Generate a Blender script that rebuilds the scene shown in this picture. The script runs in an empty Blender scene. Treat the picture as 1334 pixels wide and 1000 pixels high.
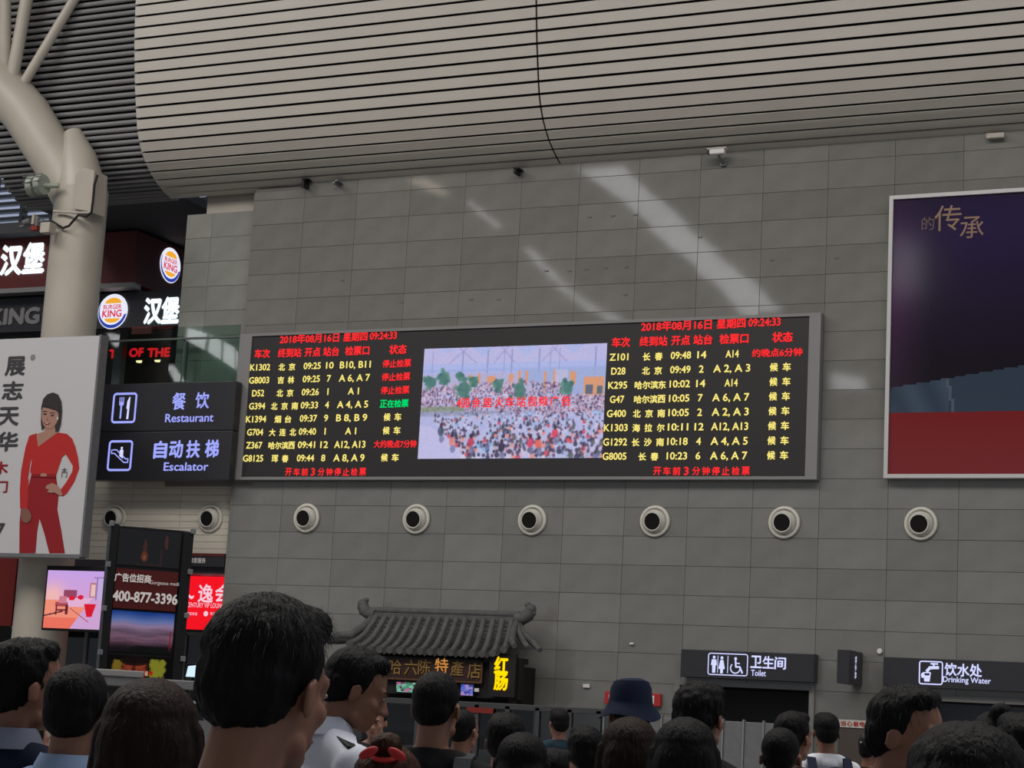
import bpy, bmesh, math, random
import numpy as np
from mathutils import Vector, Matrix, Quaternion, noise
random.seed(7); rng = np.random.default_rng(7)
SC = bpy.context.scene
COL = SC.collection
PI = math.pi

# ------------------------------------------------------------------ camera
FPX, CX, CY, HCAM = 2520.0, 667.0, 500.0, 1.64
RW = np.array([[0.9098296205253177, -0.020887267137873346, -0.4144560093499278],
               [0.4114192559934375, 0.17599061159842852, 0.8942938557471014],
               [0.054261011901389336, -0.984170222421265, 0.16871489527221684]])
cam = bpy.data.cameras.new('camera')
cam.sensor_width = 36.0
cam.lens = FPX / 1334.0 * 36.0
cam.clip_end = 400
camo = bpy.data.objects.new('camera', cam); COL.objects.link(camo)
mw = Matrix.Identity(4)
for i in range(3):
    mw[i][0] = RW[i][0]; mw[i][1] = -RW[i][1]; mw[i][2] = -RW[i][2]
mw[2][3] = HCAM
camo.matrix_world = mw
SC.camera = camo

def ray(px, py):
    return RW @ np.array([(px - CX) / FPX, (py - CY) / FPX, 1.0])
def at(px, py, Y):                       # point of the plane y = Y seen at a pixel
    r = ray(px, py); t = Y / r[1]
    return Vector((r[0] * t, Y, HCAM + r[2] * t))
def atd(px, py, d):                      # point at depth d
    r = ray(px, py)
    return Vector((r[0] * d, r[1] * d, HCAM + r[2] * d))

# ------------------------------------------------------------------ light
world = bpy.data.worlds.new('hall_daylight'); SC.world = world; world.use_nodes = True
bg = world.node_tree.nodes['Background']
bg.inputs[0].default_value = (0.80, 0.88, 1.0, 1); bg.inputs[1].default_value = 0.34
def area(name, loc, target, sx, sy, power, color):
    l = bpy.data.lights.new(name, 'AREA'); l.shape = 'RECTANGLE'; l.size = sx; l.size_y = sy
    l.energy = power; l.color = color
    o = bpy.data.objects.new(name, l); COL.objects.link(o); o.location = loc
    o.rotation_euler = (Vector(target) - Vector(loc)).to_track_quat('-Z', 'Y').to_euler()
    return o
area('daylight_through_roof', (-8, 13.5, 23.95), (-8, 14.6, 10), 38, 12, 11500, (1.0, 0.965, 0.91))
area('daylight_through_left_roof', (-34, 20, 23.95), (-33, 23, 10), 10, 9, 4200, (1.0, 0.965, 0.92))
SC.view_settings.view_transform = 'Standard'
SC.view_settings.look = 'None'
SC.view_settings.exposure = 0.0
SC.view_settings.gamma = 1.0
SC.view_settings.use_curve_mapping = False
SC.cycles.max_bounces = 6

# ------------------------------------------------------------------ materials
def lin(c):
    return tuple(((v / 255.0) / 12.92 if v <= 10.3 else ((v / 255.0 + 0.055) / 1.055) ** 2.4) for v in c)
def mat(name, rgb, rough=0.6, spec=0.5, metal=0.0, vary=0.0, scale=8.0, bump=0.0, bscale=60.0, stretch=(1, 1, 1), island=0.0):
    m = bpy.data.materials.new(name); m.use_nodes = True
    nt = m.node_tree; b = nt.nodes['Principled BSDF']
    c = (*rgb, 1)
    b.inputs['Base Color'].default_value = c
    b.inputs['Roughness'].default_value = rough
    b.inputs['Specular IOR Level'].default_value = spec
    b.inputs['Metallic'].default_value = metal
    tc = nt.nodes.new('ShaderNodeTexCoord')
    mp = nt.nodes.new('ShaderNodeMapping'); mp.inputs['Scale'].default_value = stretch
    nt.links.new(tc.outputs['Object'], mp.inputs['Vector'])
    src = None
    if vary > 0:
        n = nt.nodes.new('ShaderNodeTexNoise'); n.inputs['Scale'].default_value = scale; n.inputs['Detail'].default_value = 6
        nt.links.new(mp.outputs[0], n.inputs['Vector'])
        r = nt.nodes.new('ShaderNodeMapRange')
        r.inputs[1].default_value = 0.3; r.inputs[2].default_value = 0.7
        r.inputs[3].default_value = 1 - vary; r.inputs[4].default_value = 1 + vary
        nt.links.new(n.outputs['Fac'], r.inputs[0]); src = r.outputs[0]
    if island > 0:
        oi = nt.nodes.new('ShaderNodeObjectInfo')
        r2 = nt.nodes.new('ShaderNodeMapRange'); r2.inputs[3].default_value = 1 - island; r2.inputs[4].default_value = 1 + island
        nt.links.new(oi.outputs['Random'], r2.inputs[0])
        if src:
            mu = nt.nodes.new('ShaderNodeMath'); mu.operation = 'MULTIPLY'
            nt.links.new(src, mu.inputs[0]); nt.links.new(r2.outputs[0], mu.inputs[1]); src = mu.outputs[0]
        else: src = r2.outputs[0]
    if src:
        vm = nt.nodes.new('ShaderNodeVectorMath'); vm.operation = 'SCALE'
        vm.inputs[0].default_value = rgb
        nt.links.new(src, vm.inputs['Scale']); nt.links.new(vm.outputs[0], b.inputs['Base Color'])
    if bump > 0:
        n = nt.nodes.new('ShaderNodeTexNoise'); n.inputs['Scale'].default_value = bscale; n.inputs['Detail'].default_value = 4
        nt.links.new(mp.outputs[0], n.inputs['Vector'])
        bp = nt.nodes.new('ShaderNodeBump'); bp.inputs['Strength'].default_value = bump; bp.inputs['Distance'].default_value = 0.01
        nt.links.new(n.outputs['Fac'], bp.inputs['Height']); nt.links.new(bp.outputs[0], b.inputs['Normal'])
    return m
def emit(name, rgb, s=1.0):
    m = bpy.data.materials.new(name); m.use_nodes = True; nt = m.node_tree
    nt.nodes.clear(); o = nt.nodes.new('ShaderNodeOutputMaterial'); e = nt.nodes.new('ShaderNodeEmission')
    e.inputs[0].default_value = (*rgb, 1); e.inputs[1].default_value = s
    nt.links.new(e.outputs[0], o.inputs[0]); return m
def picmat(name, s=1.0, glow=True, rough=0.3):
    m = bpy.data.materials.new(name); m.use_nodes = True; nt = m.node_tree
    a = nt.nodes.new('ShaderNodeAttribute'); a.attribute_name = 'Col'
    if glow:
        e = nt.nodes.new('ShaderNodeEmission'); nt.links.new(a.outputs['Color'], e.inputs[0]); e.inputs[1].default_value = s
        nt.links.new(e.outputs[0], nt.nodes['Material Output'].inputs[0])
    else:
        b = nt.nodes['Principled BSDF']; b.inputs['Roughness'].default_value = rough
        nt.links.new(a.outputs['Color'], b.inputs['Base Color'])
    return m
def glassmat(name, tint=(0.75, 0.85, 0.82), rough=0.02, ior=1.55):
    m = bpy.data.materials.new(name); m.use_nodes = True; nt = m.node_tree
    nt.nodes.clear(); o = nt.nodes.new('ShaderNodeOutputMaterial')
    t = nt.nodes.new('ShaderNodeBsdfTransparent'); t.inputs[0].default_value = (*tint, 1)
    g = nt.nodes.new('ShaderNodeBsdfGlossy'); g.inputs['Roughness'].default_value = rough
    f = nt.nodes.new('ShaderNodeFresnel'); f.inputs[0].default_value = ior
    x = nt.nodes.new('ShaderNodeMixShader')
    ge = nt.nodes.new('ShaderNodeNewGeometry'); iv = nt.nodes.new('ShaderNodeMath'); iv.operation = 'SUBTRACT'; iv.inputs[0].default_value = 1
    mu = nt.nodes.new('ShaderNodeMath'); mu.operation = 'MULTIPLY'
    nt.links.new(ge.outputs['Backfacing'], iv.inputs[1]); nt.links.new(iv.outputs[0], mu.inputs[0]); nt.links.new(f.outputs[0], mu.inputs[1])
    nt.links.new(mu.outputs[0], x.inputs[0]); nt.links.new(t.outputs[0], x.inputs[1]); nt.links.new(g.outputs[0], x.inputs[2])
    nt.links.new(x.outputs[0], o.inputs[0]); return m

M = {}
M['stone'] = mat('grey_granite', (0.185, 0.180, 0.166), 0.045, 0.5, vary=0.08, scale=2.2, island=0.08)
M['stone_strip'] = mat('light_grey_granite', (0.235, 0.235, 0.215), 0.06, 0.5, vary=0.08, scale=2.2, island=0.06)
M['joint'] = mat('dark_grout', (0.14, 0.135, 0.125), 0.9, 0.2)
M['slat'] = mat('beige_aluminium_slat', (0.50, 0.465, 0.42), 0.45, 0.4, vary=0.03, scale=1.0, island=0.015)
M['black'] = mat('dark_void', (0.012, 0.011, 0.011), 0.9, 0.1)
M['rib'] = mat('dark_grey_rib', (0.21, 0.205, 0.21), 0.55, 0.3)
M['darkceil'] = mat('charcoal_ceiling', (0.075, 0.075, 0.082), 0.8, 0.2)
M['beige'] = mat('beige_paint', (0.40, 0.36, 0.31), 0.5, 0.4, vary=0.06, scale=1.5)
M['column'] = mat('cream_column_paint', (0.42, 0.38, 0.325), 0.42, 0.45, vary=0.07, scale=1.2)
M['cream'] = mat('cream_metal_panel', (0.62, 0.575, 0.50), 0.5, 0.3, island=0.03)
M['white'] = mat('white_plastic', (0.60, 0.575, 0.52), 0.4, 0.5)
M['roof'] = mat('white_roof_lining', (0.34, 0.33, 0.32), 0.7, 0.2)
M['floor'] = mat('polished_floor_tile', (0.22, 0.21, 0.20), 0.2, 0.5, vary=0.1)
M['frame'] = mat('grey_metal_frame', (0.21, 0.205, 0.205), 0.5, 0.4)
M['darkpanel'] = mat('black_display_face', (0.028, 0.026, 0.027), 0.45, 0.3)
M['signblack'] = mat('dark_sign_face', (0.030, 0.030, 0.036), 0.35, 0.4)
M['blackplastic'] = mat('black_plastic', (0.008, 0.008, 0.009), 0.5, 0.2)
M['silver'] = mat('silver_frame', (0.52, 0.51, 0.51), 0.35, 0.5)
M['steel'] = mat('grey_steel', (0.14, 0.14, 0.145), 0.35, 0.5, vary=0.1)
M['gunmetal'] = mat('gunmetal_rail', (0.045, 0.045, 0.048), 0.5, 0.4)
M['redpaint'] = mat('dark_red_fascia', (0.115, 0.022, 0.022), 0.5, 0.3)
M['redpanel'] = mat('red_panel', (0.19, 0.018, 0.014), 0.55, 0.3)
M['tower_red'] = mat('maroon_print', (0.080, 0.009, 0.009), 0.5, 0.2)
M['postergrey'] = mat('white_poster_print', (0.50, 0.485, 0.505), 0.5, 0.3)
M['p_red'] = mat('poster_red', (0.42, 0.022, 0.022), 0.5, 0.3)
M['p_red2'] = mat('poster_deep_red', (0.25, 0.012, 0.016), 0.5, 0.3)
M['p_skin'] = mat('poster_skin', (0.36, 0.20, 0.15), 0.5, 0.3)
M['p_skin2'] = mat('poster_skin_dim', (0.20, 0.095, 0.075), 0.5, 0.3)
M['p_hair'] = mat('poster_hair', (0.035, 0.028, 0.028), 0.5, 0.3)
M['p_ink'] = mat('poster_ink', (0.05, 0.048, 0.052), 0.5, 0.3)
M['p_lip'] = mat('poster_lip', (0.25, 0.03, 0.03), 0.5, 0.3)
M['p_white'] = mat('poster_white', (0.7, 0.66, 0.64), 0.5, 0.3)
M['rooftile'] = mat('grey_clay_roof_tile', (0.090, 0.088, 0.088), 0.75, 0.3, vary=0.2, scale=6, bump=0.3)
M['roofpan'] = mat('dark_roof_pan_tile', (0.036, 0.035, 0.035), 0.8, 0.2, vary=0.2, scale=6, bump=0.3)
M['darkwood'] = mat('dark_red_wood', (0.032, 0.010, 0.008), 0.5, 0.4, vary=0.2, scale=3)
M['kiosk'] = mat('black_kiosk_panel', (0.014, 0.011, 0.011), 0.6, 0.3)
M['gold'] = mat('gold_lettering', (0.30, 0.17, 0.045), 0.4, 0.5, metal=0.3)
M['goldrim'] = mat('dull_gold_rim', (0.10, 0.045, 0.018), 0.5, 0.4)
M['cable'] = mat('black_cable', (0.01, 0.01, 0.01), 0.6, 0.3)
M['flood'] = mat('pale_green_lamp_housing', (0.28, 0.31, 0.26), 0.4, 0.5)
M['glass'] = glassmat('clear_rail_glass', (0.72, 0.82, 0.78), ior=1.8)
M['glass_dim'] = glassmat('grey_partition_glass', (0.55, 0.58, 0.60))
M['railglass'] = mat('greenish_glass_clamp', (0.10, 0.12, 0.11), 0.3, 0.5)
E_ = {}
E_['red'] = emit('led_red', (1.0, 0.030, 0.035), 1.0)
E_['yellow'] = emit('led_yellow', (1.0, 0.84, 0.22), 1.0)
E_['green'] = emit('led_green', (0.0, 0.75, 0.17), 1.0)
E_['blue'] = emit('sign_lamp_blue_white', (0.36, 0.40, 1.0), 1.0)
E_['blue2'] = emit('sign_lamp_bright', (0.62, 0.65, 1.0), 1.1)
E_['white'] = emit('sign_lamp_white', (0.82, 0.94, 1.0), 1.25)
E_['sky'] = emit('skylight_pane', (0.97, 0.98, 1.0), 4.3)
E_['skywarm'] = emit('skylight_pane_warm', (1.0, 0.86, 0.70), 3.6)
E_['louvre'] = emit('louvre_daylight', (0.55, 0.62, 0.85), 0.55)
E_['spot'] = emit('downlight_warm', (1.0, 0.75, 0.4), 2.0)
E_['kioskyellow'] = emit('kiosk_lamp_yellow', (1.0, 0.62, 0.0), 1.25)
E_['orange'] = emit('kiosk_lamp_orange', (1.0, 0.42, 0.10), 0.55)
E_['logo_white'] = emit('logo_white', (0.85, 0.86, 1.0), 0.95)
E_['logo_orange'] = emit('logo_orange', (0.95, 0.42, 0.03), 0.95)
E_['logo_red'] = emit('logo_red', (0.80, 0.045, 0.11), 0.9)
E_['logo_blue'] = emit('logo_blue', (0.03, 0.06, 0.42), 0.9)
E_['screen_red'] = emit('screen_red', (0.95, 0.008, 0.018), 0.95)
E_['pinkwhite'] = emit('screen_pink_white', (1.0, 0.62, 0.75), 0.95)
E_['tickerred'] = emit('ticker_red', (1.0, 0.012, 0.02), 1.0)
E_['dimwhite'] = emit('backlit_print_white', (0.60, 0.55, 0.53), 0.75)

# ------------------------------------------------------------------ mesh helpers
class MB:
    def __init__(s): s.v = []; s.f = []
    def add(s, vs, fs):
        k = len(s.v); s.v += [tuple(v) for v in vs]; s.f += [tuple(i + k for i in f) for f in fs]; return s
    def box(s, x0, x1, y0, y1, z0, z1):
        return s.add([(x0, y0, z0), (x1, y0, z0), (x1, y1, z0), (x0, y1, z0), (x0, y0, z1), (x1, y0, z1), (x1, y1, z1), (x0, y1, z1)],
                     [(0, 3, 2, 1), (4, 5, 6, 7), (0, 1, 5, 4), (1, 2, 6, 5), (2, 3, 7, 6), (3, 0, 4, 7)])
    def ring(s, center, axis, r, n, up=None):
        a = Vector(axis).normalized()
        u = a.orthogonal().normalized() if up is None else (Vector(up) - a * Vector(up).dot(a)).normalized()
        w = a.cross(u)
        return [Vector(center) + (u * math.cos(2 * PI * i / n) + w * math.sin(2 * PI * i / n)) * r for i in range(n)]
    def tube(s, pts, rads, n=12, cap=True):
        pts = [Vector(p) for p in pts]
        if not hasattr(rads, '__len__'): rads = [rads] * len(pts)
        k = len(s.v); up = None
        for i, p in enumerate(pts):
            if i == 0: d = pts[1] - p
            elif i == len(pts) - 1: d = p - pts[i - 1]
            else: d = (pts[i + 1] - p).normalized() + (p - pts[i - 1]).normalized()
            if up is None: up = d.normalized().orthogonal()
            s.v += [tuple(v) for v in s.ring(p, d, rads[i], n, up)]
        for i in range(len(pts) - 1):
            for j in range(n):
                a = k + i * n + j; b = k + i * n + (j + 1) % n
                s.f.append((a, b, b + n, a + n))
        if cap:
            s.f.append(tuple(k + j for j in reversed(range(n))))
            s.f.append(tuple(k + (len(pts) - 1) * n + j for j in range(n)))
        return s
    def lathe(s, prof, n=32, M_=None):      # prof: (r, h) about local z
        k = len(s.v); Mx = M_ or Matrix.Identity(4)
        for r, h in prof:
            for j in range(n):
                s.v.append(tuple(Mx @ Vector((r * math.cos(2 * PI * j / n), r * math.sin(2 * PI * j / n), h))))
        for i in range(len(prof) - 1):
            for j in range(n):
                a = k + i * n + j; b = k + i * n + (j + 1) % n
                s.f.append((a, b, b + n, a + n))
        return s
    def prism(s, pts2, y0, y1):              # outline in x,z, thickness along y (front = y0)
        n = len(pts2); k = len(s.v)
        s.v += [(x, y0, z) for x, z in pts2] + [(x, y1, z) for x, z in pts2]
        s.f.append(tuple(k + i for i in range(n))); s.f.append(tuple(k + n + i for i in reversed(range(n))))
        for i in range(n):
            j = (i + 1) % n; s.f.append((k + i, k + n + i, k + n + j, k + j))
        return s
    def sphere(s, c, r, nu=16, nv=10, M_=None):
        if not hasattr(r, '__len__'): r = (r, r, r)
        k = len(s.v); Mx = M_ or Matrix.Identity(4)
        s.v.append(tuple(Mx @ Vector((c[0], c[1], c[2] + r[2]))))
        for i in range(1, nv):
            t = PI * i / nv
            for j in range(nu):
                p = 2 * PI * j / nu
                s.v.append(tuple(Mx @ Vector((c[0] + r[0] * math.sin(t) * math.cos(p), c[1] + r[1] * math.sin(t) * math.sin(p), c[2] + r[2] * math.cos(t)))))
        s.v.append(tuple(Mx @ Vector((c[0], c[1], c[2] - r[2]))))
        for j in range(nu): s.f.append((k, k + 1 + j, k + 1 + (j + 1) % nu))
        for i in range(nv - 2):
            for j in range(nu):
                a = k + 1 + i * nu + j; b = k + 1 + i * nu + (j + 1) % nu
                s.f.append((a, a + nu, b + nu, b))
        e = k + 1 + (nv - 1) * nu; q = k + 1 + (nv - 2) * nu
        for j in range(nu): s.f.append((e, q + (j + 1) % nu, q + j))
        return s
    def mesh(s, name, m, smooth=False):
        me = bpy.data.meshes.new(name); me.from_pydata(s.v, [], s.f)
        if m: me.materials.append(m)
        if smooth: me.polygons.foreach_set('use_smooth', [True] * len(me.polygons))
        me.update(); return me
    def build(s, name, m, parent=None, smooth=False, bevel=0, loc=None):
        me = s.mesh(name, m, smooth)
        bm = bmesh.new(); bm.from_mesh(me); bmesh.ops.recalc_face_normals(bm, faces=bm.faces); bm.to_mesh(me); bm.free()
        o = link(name, me, parent)
        if loc: o.location = loc
        if smooth: auto(me)
        if bevel:
            b = o.modifiers.new('bevel', 'BEVEL'); b.width = bevel; b.segments = 2; b.limit_method = 'ANGLE'
        return o
def auto(me, ang=40):
    bm = bmesh.new(); bm.from_mesh(me)
    for e in bm.edges:
        if len(e.link_faces) == 2 and e.calc_face_angle(0) > math.radians(ang): e.smooth = False
    bm.to_mesh(me); bm.free()
def link(name, data, parent=None):
    o = bpy.data.objects.new(name, data); COL.objects.link(o)
    if parent is not None: o.parent = parent
    return o
def tag(o, label=None, cat=None, group=None, kind=None):
    if label: o['label'] = label
    if cat: o['category'] = cat
    if group: o['group'] = group
    if kind: o['kind'] = kind
    return o
def empty(name, loc=(0, 0, 0)):
    o = bpy.data.objects.new(name, None); COL.objects.link(o); o.location = loc; o.empty_display_size = 0.1
    return o
def thing(name, label, cat, loc=(0, 0, 0), group=None): return tag(empty(name, loc), label, cat, group)
def struct(o): o['kind'] = 'structure'; return o
def off(parent):                             # world -> child space of an unrotated root
    return Vector(parent.location) if parent is not None else Vector((0, 0, 0))

_tc = {}
def text_mesh(s, bold=0.0, spacing=1.0, shear=0.0):
    key = (s, bold, spacing, shear)
    if key in _tc: return _tc[key]
    c = bpy.data.curves.new('t', 'FONT'); c.body = s; c.space_character = spacing; c.shear = shear; c.resolution_u = 3
    o = bpy.data.objects.new('t', c); m = o.to_mesh()
    v = np.array([x.co[:] for x in m.vertices]); f = [tuple(p.vertices) for p in m.polygons]
    o.to_mesh_clear(); bpy.data.objects.remove(o)
    if bold > 0:                               # heavier strokes: slightly shifted copies
        n = len(v); vv = [v]; ff = list(f); k = 1
        for dx, dy in ((1, 0), (-1, 0), (0, 1), (0, -1), (.7, .7), (-.7, -.7)):
            vv.append(v + np.array([dx * bold, dy * bold, k * .004])); ff += [tuple(i + n * k for i in q) for q in f]; k += 1
        v, f = np.concatenate(vv), ff
    _tc[key] = (v, f); return v, f
def lettering(s, center, h, m, parent=None, width=None, bold=0.0, spacing=1.0, shear=0.0, frame=None, name='lettering', left=False):
    """flat letters of height h centred at center (x,y,z), reading along +x and facing -y, or in the axes of frame=(right, up)"""
    v, f = text_mesh(s, bold, spacing, shear)
    lo, hi = v.min(0), v.max(0)
    sy = h / (hi[1] - lo[1]); sx = sy if width is None else width / (hi[0] - lo[0])
    cx = lo[0] if left else (lo[0] + hi[0]) / 2
    right, up = frame or (Vector((1, 0, 0)), Vector((0, 0, 1)))
    c = Vector(center) - off(parent); nrm = right.cross(up)
    vs = [c + right * ((p[0] - cx) * sx) + up * ((p[1] - (lo[1] + hi[1]) / 2) * sy) + nrm * (p[2] * sy) for p in v]
    me = bpy.data.meshes.new(name); me.from_pydata(vs, [], f); me.materials.append(m); me.update()
    return link(name, me, parent)
def flat(name, pts, y, m, parent):           # flat print: outline in x,z on the plane y
    o = off(parent)
    me = bpy.data.meshes.new(name); me.from_pydata([(x - o.x, y - o.y, z - o.z) for x, z in pts], [], [tuple(range(len(pts)))])
    me.materials.append(m); me.update(); return link(name, me, parent)
def ell(cx, cz, rx, rz, n=28, a0=0, a1=2 * PI, rot=0.0):
    out = []
    for i in range(n):
        t = a0 + (a1 - a0) * i / (n - (0 if abs(a1 - a0 - 2 * PI) < 1e-6 else 1)); x = rx * math.cos(t); z = rz * math.sin(t)
        out.append((cx + x * math.cos(rot) - z * math.sin(rot), cz + x * math.sin(rot) + z * math.cos(rot)))
    return out
def picture(name, img, x0, x1, z0, z1, y, m, parent, frame=None):
    """a printed or shown picture: a grid of coloured facets, img[row from top, col, rgb srgb 0..1]"""
    H, W, _ = img.shape
    xs = np.linspace(x0, x1, W + 1); zs = np.linspace(z1, z0, H + 1)
    o = off(parent)
    gx, gz = np.meshgrid(xs, zs)
    if frame is None:
        V = np.stack([gx - o.x, np.full_like(gx, y - o.y), gz - o.z], -1).reshape(-1, 3)
    else:
        org, right, up = frame
        V = (np.array(org - o)[None] + gx.reshape(-1, 1) * np.array(right)[None] + gz.reshape(-1, 1) * np.array(up)[None])
    i = np.arange(H)[:, None] * (W + 1) + np.arange(W)[None]
    F = np.stack([i, i + W + 1, i + W + 2, i + 1], -1).reshape(-1, 4)
    me = bpy.data.meshes.new(name); me.vertices.add(len(V)); me.vertices.foreach_set('co', V.ravel())
    me.loops.add(F.size); me.loops.foreach_set('vertex_index', F.ravel())
    me.polygons.add(len(F)); me.polygons.foreach_set('loop_start', np.arange(len(F)) * 4); me.polygons.foreach_set('loop_total', np.full(len(F), 4))
    me.update(calc_edges=True)
    ca = me.color_attributes.new('Col', 'FLOAT_COLOR', 'CORNER')
    im = np.clip(img, 0, 1); li = np.where(im <= 0.04045, im / 12.92, ((im + 0.055) / 1.055) ** 2.4).reshape(-1, 3)
    c4 = np.ones((len(F), 4, 4), np.float32); c4[:, :, :3] = li[:, None, :]
    ca.data.foreach_set('color', c4.ravel()); me.materials.append(m)
    return link(name, me, parent)

# ------------------------------------------------------------------ people bodies are grown first (cheap dependency graph)
def grow(prims, voxel, iters=3):
    mb = MB()
    for p in prims:
        if p[0] == 'E': mb.sphere((0, 0, 0), p[2], 20, 12, Matrix.Translation(Vector(p[1])) @ (p[3] if len(p) > 3 else Matrix.Identity(4)))
        else: # tapered capsule
            a, ra, b, rb = Vector(p[1]), p[2], Vector(p[3]), p[4]
            mb.tube([a, b], [ra, rb], 14); mb.sphere(a, ra, 14, 8); mb.sphere(b, rb, 14, 8)
    me = mb.mesh('tmp', None); o = bpy.data.objects.new('tmp', me); COL.objects.link(o)
    bm = bmesh.new(); bm.from_mesh(me); bmesh.ops.recalc_face_normals(bm, faces=bm.faces); bm.to_mesh(me); bm.free()
    r = o.modifiers.new('r', 'REMESH'); r.mode = 'VOXEL'; r.voxel_size = voxel; r.adaptivity = 0
    s = o.modifiers.new('s', 'SMOOTH'); s.factor = 0.6; s.iterations = iters
    dg = bpy.context.evaluated_depsgraph_get(); ev = o.evaluated_get(dg)
    out = bpy.data.meshes.new_from_object(ev)
    bpy.data.objects.remove(o); bpy.data.meshes.remove(me)
    out.polygons.foreach_set('use_smooth', [True] * len(out.polygons))
    return out
NECK = Vector((0, -0.028, 1.475))
def head_matrix(yaw, pitch, roll=0.0):       # yaw>0 turns left, pitch>0 looks down
    r = Matrix.Rotation(math.radians(yaw), 4, 'Z') @ Matrix.Rotation(math.radians(-pitch), 4, 'X') @ Matrix.Rotation(math.radians(roll), 4, 'Y')
    return Matrix.Translation(NECK) @ r @ Matrix.Translation(-NECK)
def X(prims, Mx):
    out = []
    R3 = Mx.to_3x3().to_4x4()
    for p in prims:
        if p[0] == 'E': out.append(('E', Mx @ Vector(p[1]), p[2], R3 @ (p[3] if len(p) > 3 else Matrix.Identity(4))))
        else: out.append(('C', Mx @ Vector(p[1]), p[2], Mx @ Vector(p[3]), p[4]))
    return out
def head_prims(f=1.0):
    P = [('E', (0, -0.012, 1.645), (0.076, 0.097, 0.088)), ('E', (0, 0.022, 1.585), (0.062, 0.072, 0.088)),
         ('E', (0, 0.060, 1.525), (0.034, 0.032, 0.026)), ('C', (-0.045, 0.02, 1.535), 0.022, (-0.015, 0.062, 1.518), 0.018),
         ('C', (0.045, 0.02, 1.535), 0.022, (0.015, 0.062, 1.518), 0.018),
         ('C', (0, 0.090, 1.618), 0.010, (0, 0.113, 1.583), 0.013), ('E', (-0.013, 0.102, 1.580), (0.010, 0.012, 0.009)), ('E', (0.013, 0.102, 1.580), (0.010, 0.012, 0.009)),
         ('C', (-0.040, 0.075, 1.637), 0.011, (-0.012, 0.087, 1.636), 0.011), ('C', (0.040, 0.075, 1.637), 0.011, (0.012, 0.087, 1.636), 0.011),
         ('E', (-0.030, 0.078, 1.618), (0.015, 0.012, 0.010)), ('E', (0.030, 0.078, 1.618), (0.015, 0.012, 0.010)),
         ('E', (-0.040, 0.060, 1.588), (0.022, 0.022, 0.022)), ('E', (0.040, 0.060, 1.588), (0.022, 0.022, 0.022)),
         ('C', (-0.020, 0.088, 1.553), 0.009, (0.020, 0.088, 1.553), 0.009), ('C', (-0.014, 0.087, 1.543), 0.009, (0.014, 0.087, 1.543), 0.009),
         ('C', (0, -0.020, 1.56), 0.056 * f, (0, -0.030, 1.46), 0.060 * f)]
    for s in (-1, 1):
        rot = Matrix.Rotation(s * 0.42, 4, 'Z') @ Matrix.Rotation(-0.15, 4, 'X')
        P += [('E', (s * 0.084, -0.008, 1.597), (0.007, 0.020, 0.031), rot), ('C', (s * 0.076, 0.0, 1.60), 0.010, (s * 0.076, 0.0, 1.582), 0.009),
              ('C', (s * 0.090, -0.022, 1.612), 0.0055, (s * 0.088, -0.018, 1.585), 0.005), ('C', (s * 0.090, -0.022, 1.612), 0.0055, (s * 0.087, -0.004, 1.624), 0.005)]
    return P
def torso_prims(f=1.0, sh=1.0):
    P = [('C', (0, -0.028, 1.47), 0.058 * f, (0, -0.032, 1.40), 0.075 * f)]
    for s in (-1, 1):
        P += [('C', (s * 0.03, -0.035, 1.435), 0.048, (s * 0.165 * sh, -0.03, 1.375), 0.046), ('E', (s * 0.182 * sh, -0.025, 1.355), (0.056, 0.056, 0.062)),
              ('C', (s * 0.198 * sh, -0.025, 1.345), 0.048, (s * 0.240 * sh, -0.040, 1.075), 0.038), ('C', (s * 0.240 * sh, -0.040, 1.075), 0.038, (s * 0.250 * sh, 0.02, 0.84), 0.026),
              ('E', (s * 0.250 * sh, 0.036, 0.775), (0.020, 0.038, 0.046)),
              ('C', (s * 0.090, 0, 0.90), 0.088, (s * 0.095, 0.0, 0.50), 0.056), ('C', (s * 0.095, 0.0, 0.50), 0.055, (s * 0.10, -0.02, 0.10), 0.038),
              ('E', (s * 0.095, -0.025, 0.36), (0.050, 0.055, 0.10)), ('C', (s * 0.10, -0.035, 0.045), 0.040, (s * 0.115, 0.13, 0.030), 0.028)]
        for i, (dy, L) in enumerate(((0.030, 0.070), (0.010, 0.080), (-0.010, 0.074), (-0.028, 0.058))):
            b = Vector((s * 0.250 * sh, 0.038 + dy, 0.748)); m_ = b + Vector((-s * 0.002, 0.003, -L * 0.5)); e = b + Vector((-s * 0.016, 0.004, -L))
            P += [('C', b, 0.0095, m_, 0.0085), ('C', m_, 0.0085, e, 0.007)]
        P += [('C', (s * 0.245 * sh, 0.062, 0.800), 0.012, (s * 0.235 * sh, 0.086, 0.765), 0.010), ('C', (s * 0.235 * sh, 0.086, 0.765), 0.010, (s * 0.225 * sh, 0.090, 0.735), 0.0085)]
    P += [('E', (0, -0.008, 1.245), (0.168 * sh, 0.108, 0.19)), ('E', (0, 0.0, 1.06), (0.145 * sh, 0.105, 0.17)), ('E', (0, -0.012, 0.93), (0.165, 0.118, 0.12))]
    return P
_bc = {}
def body_mesh(yaw, pitch, woman, voxel):
    key = (yaw, pitch, woman, voxel)
    if key not in _bc:
        f, sh = (0.86, 0.88) if woman else (1.0, 1.0)
        _bc[key] = grow(torso_prims(f, sh) + X(head_prims(f), head_matrix(yaw, pitch)), voxel, 2)
    return _bc[key]
def bisect(bm, co, no):                       # drops the side the normal points to
    bmesh.ops.bisect_plane(bm, geom=bm.verts[:] + bm.edges[:] + bm.faces[:], plane_co=co, plane_no=no, clear_outer=True)
_cc = {}
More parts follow.
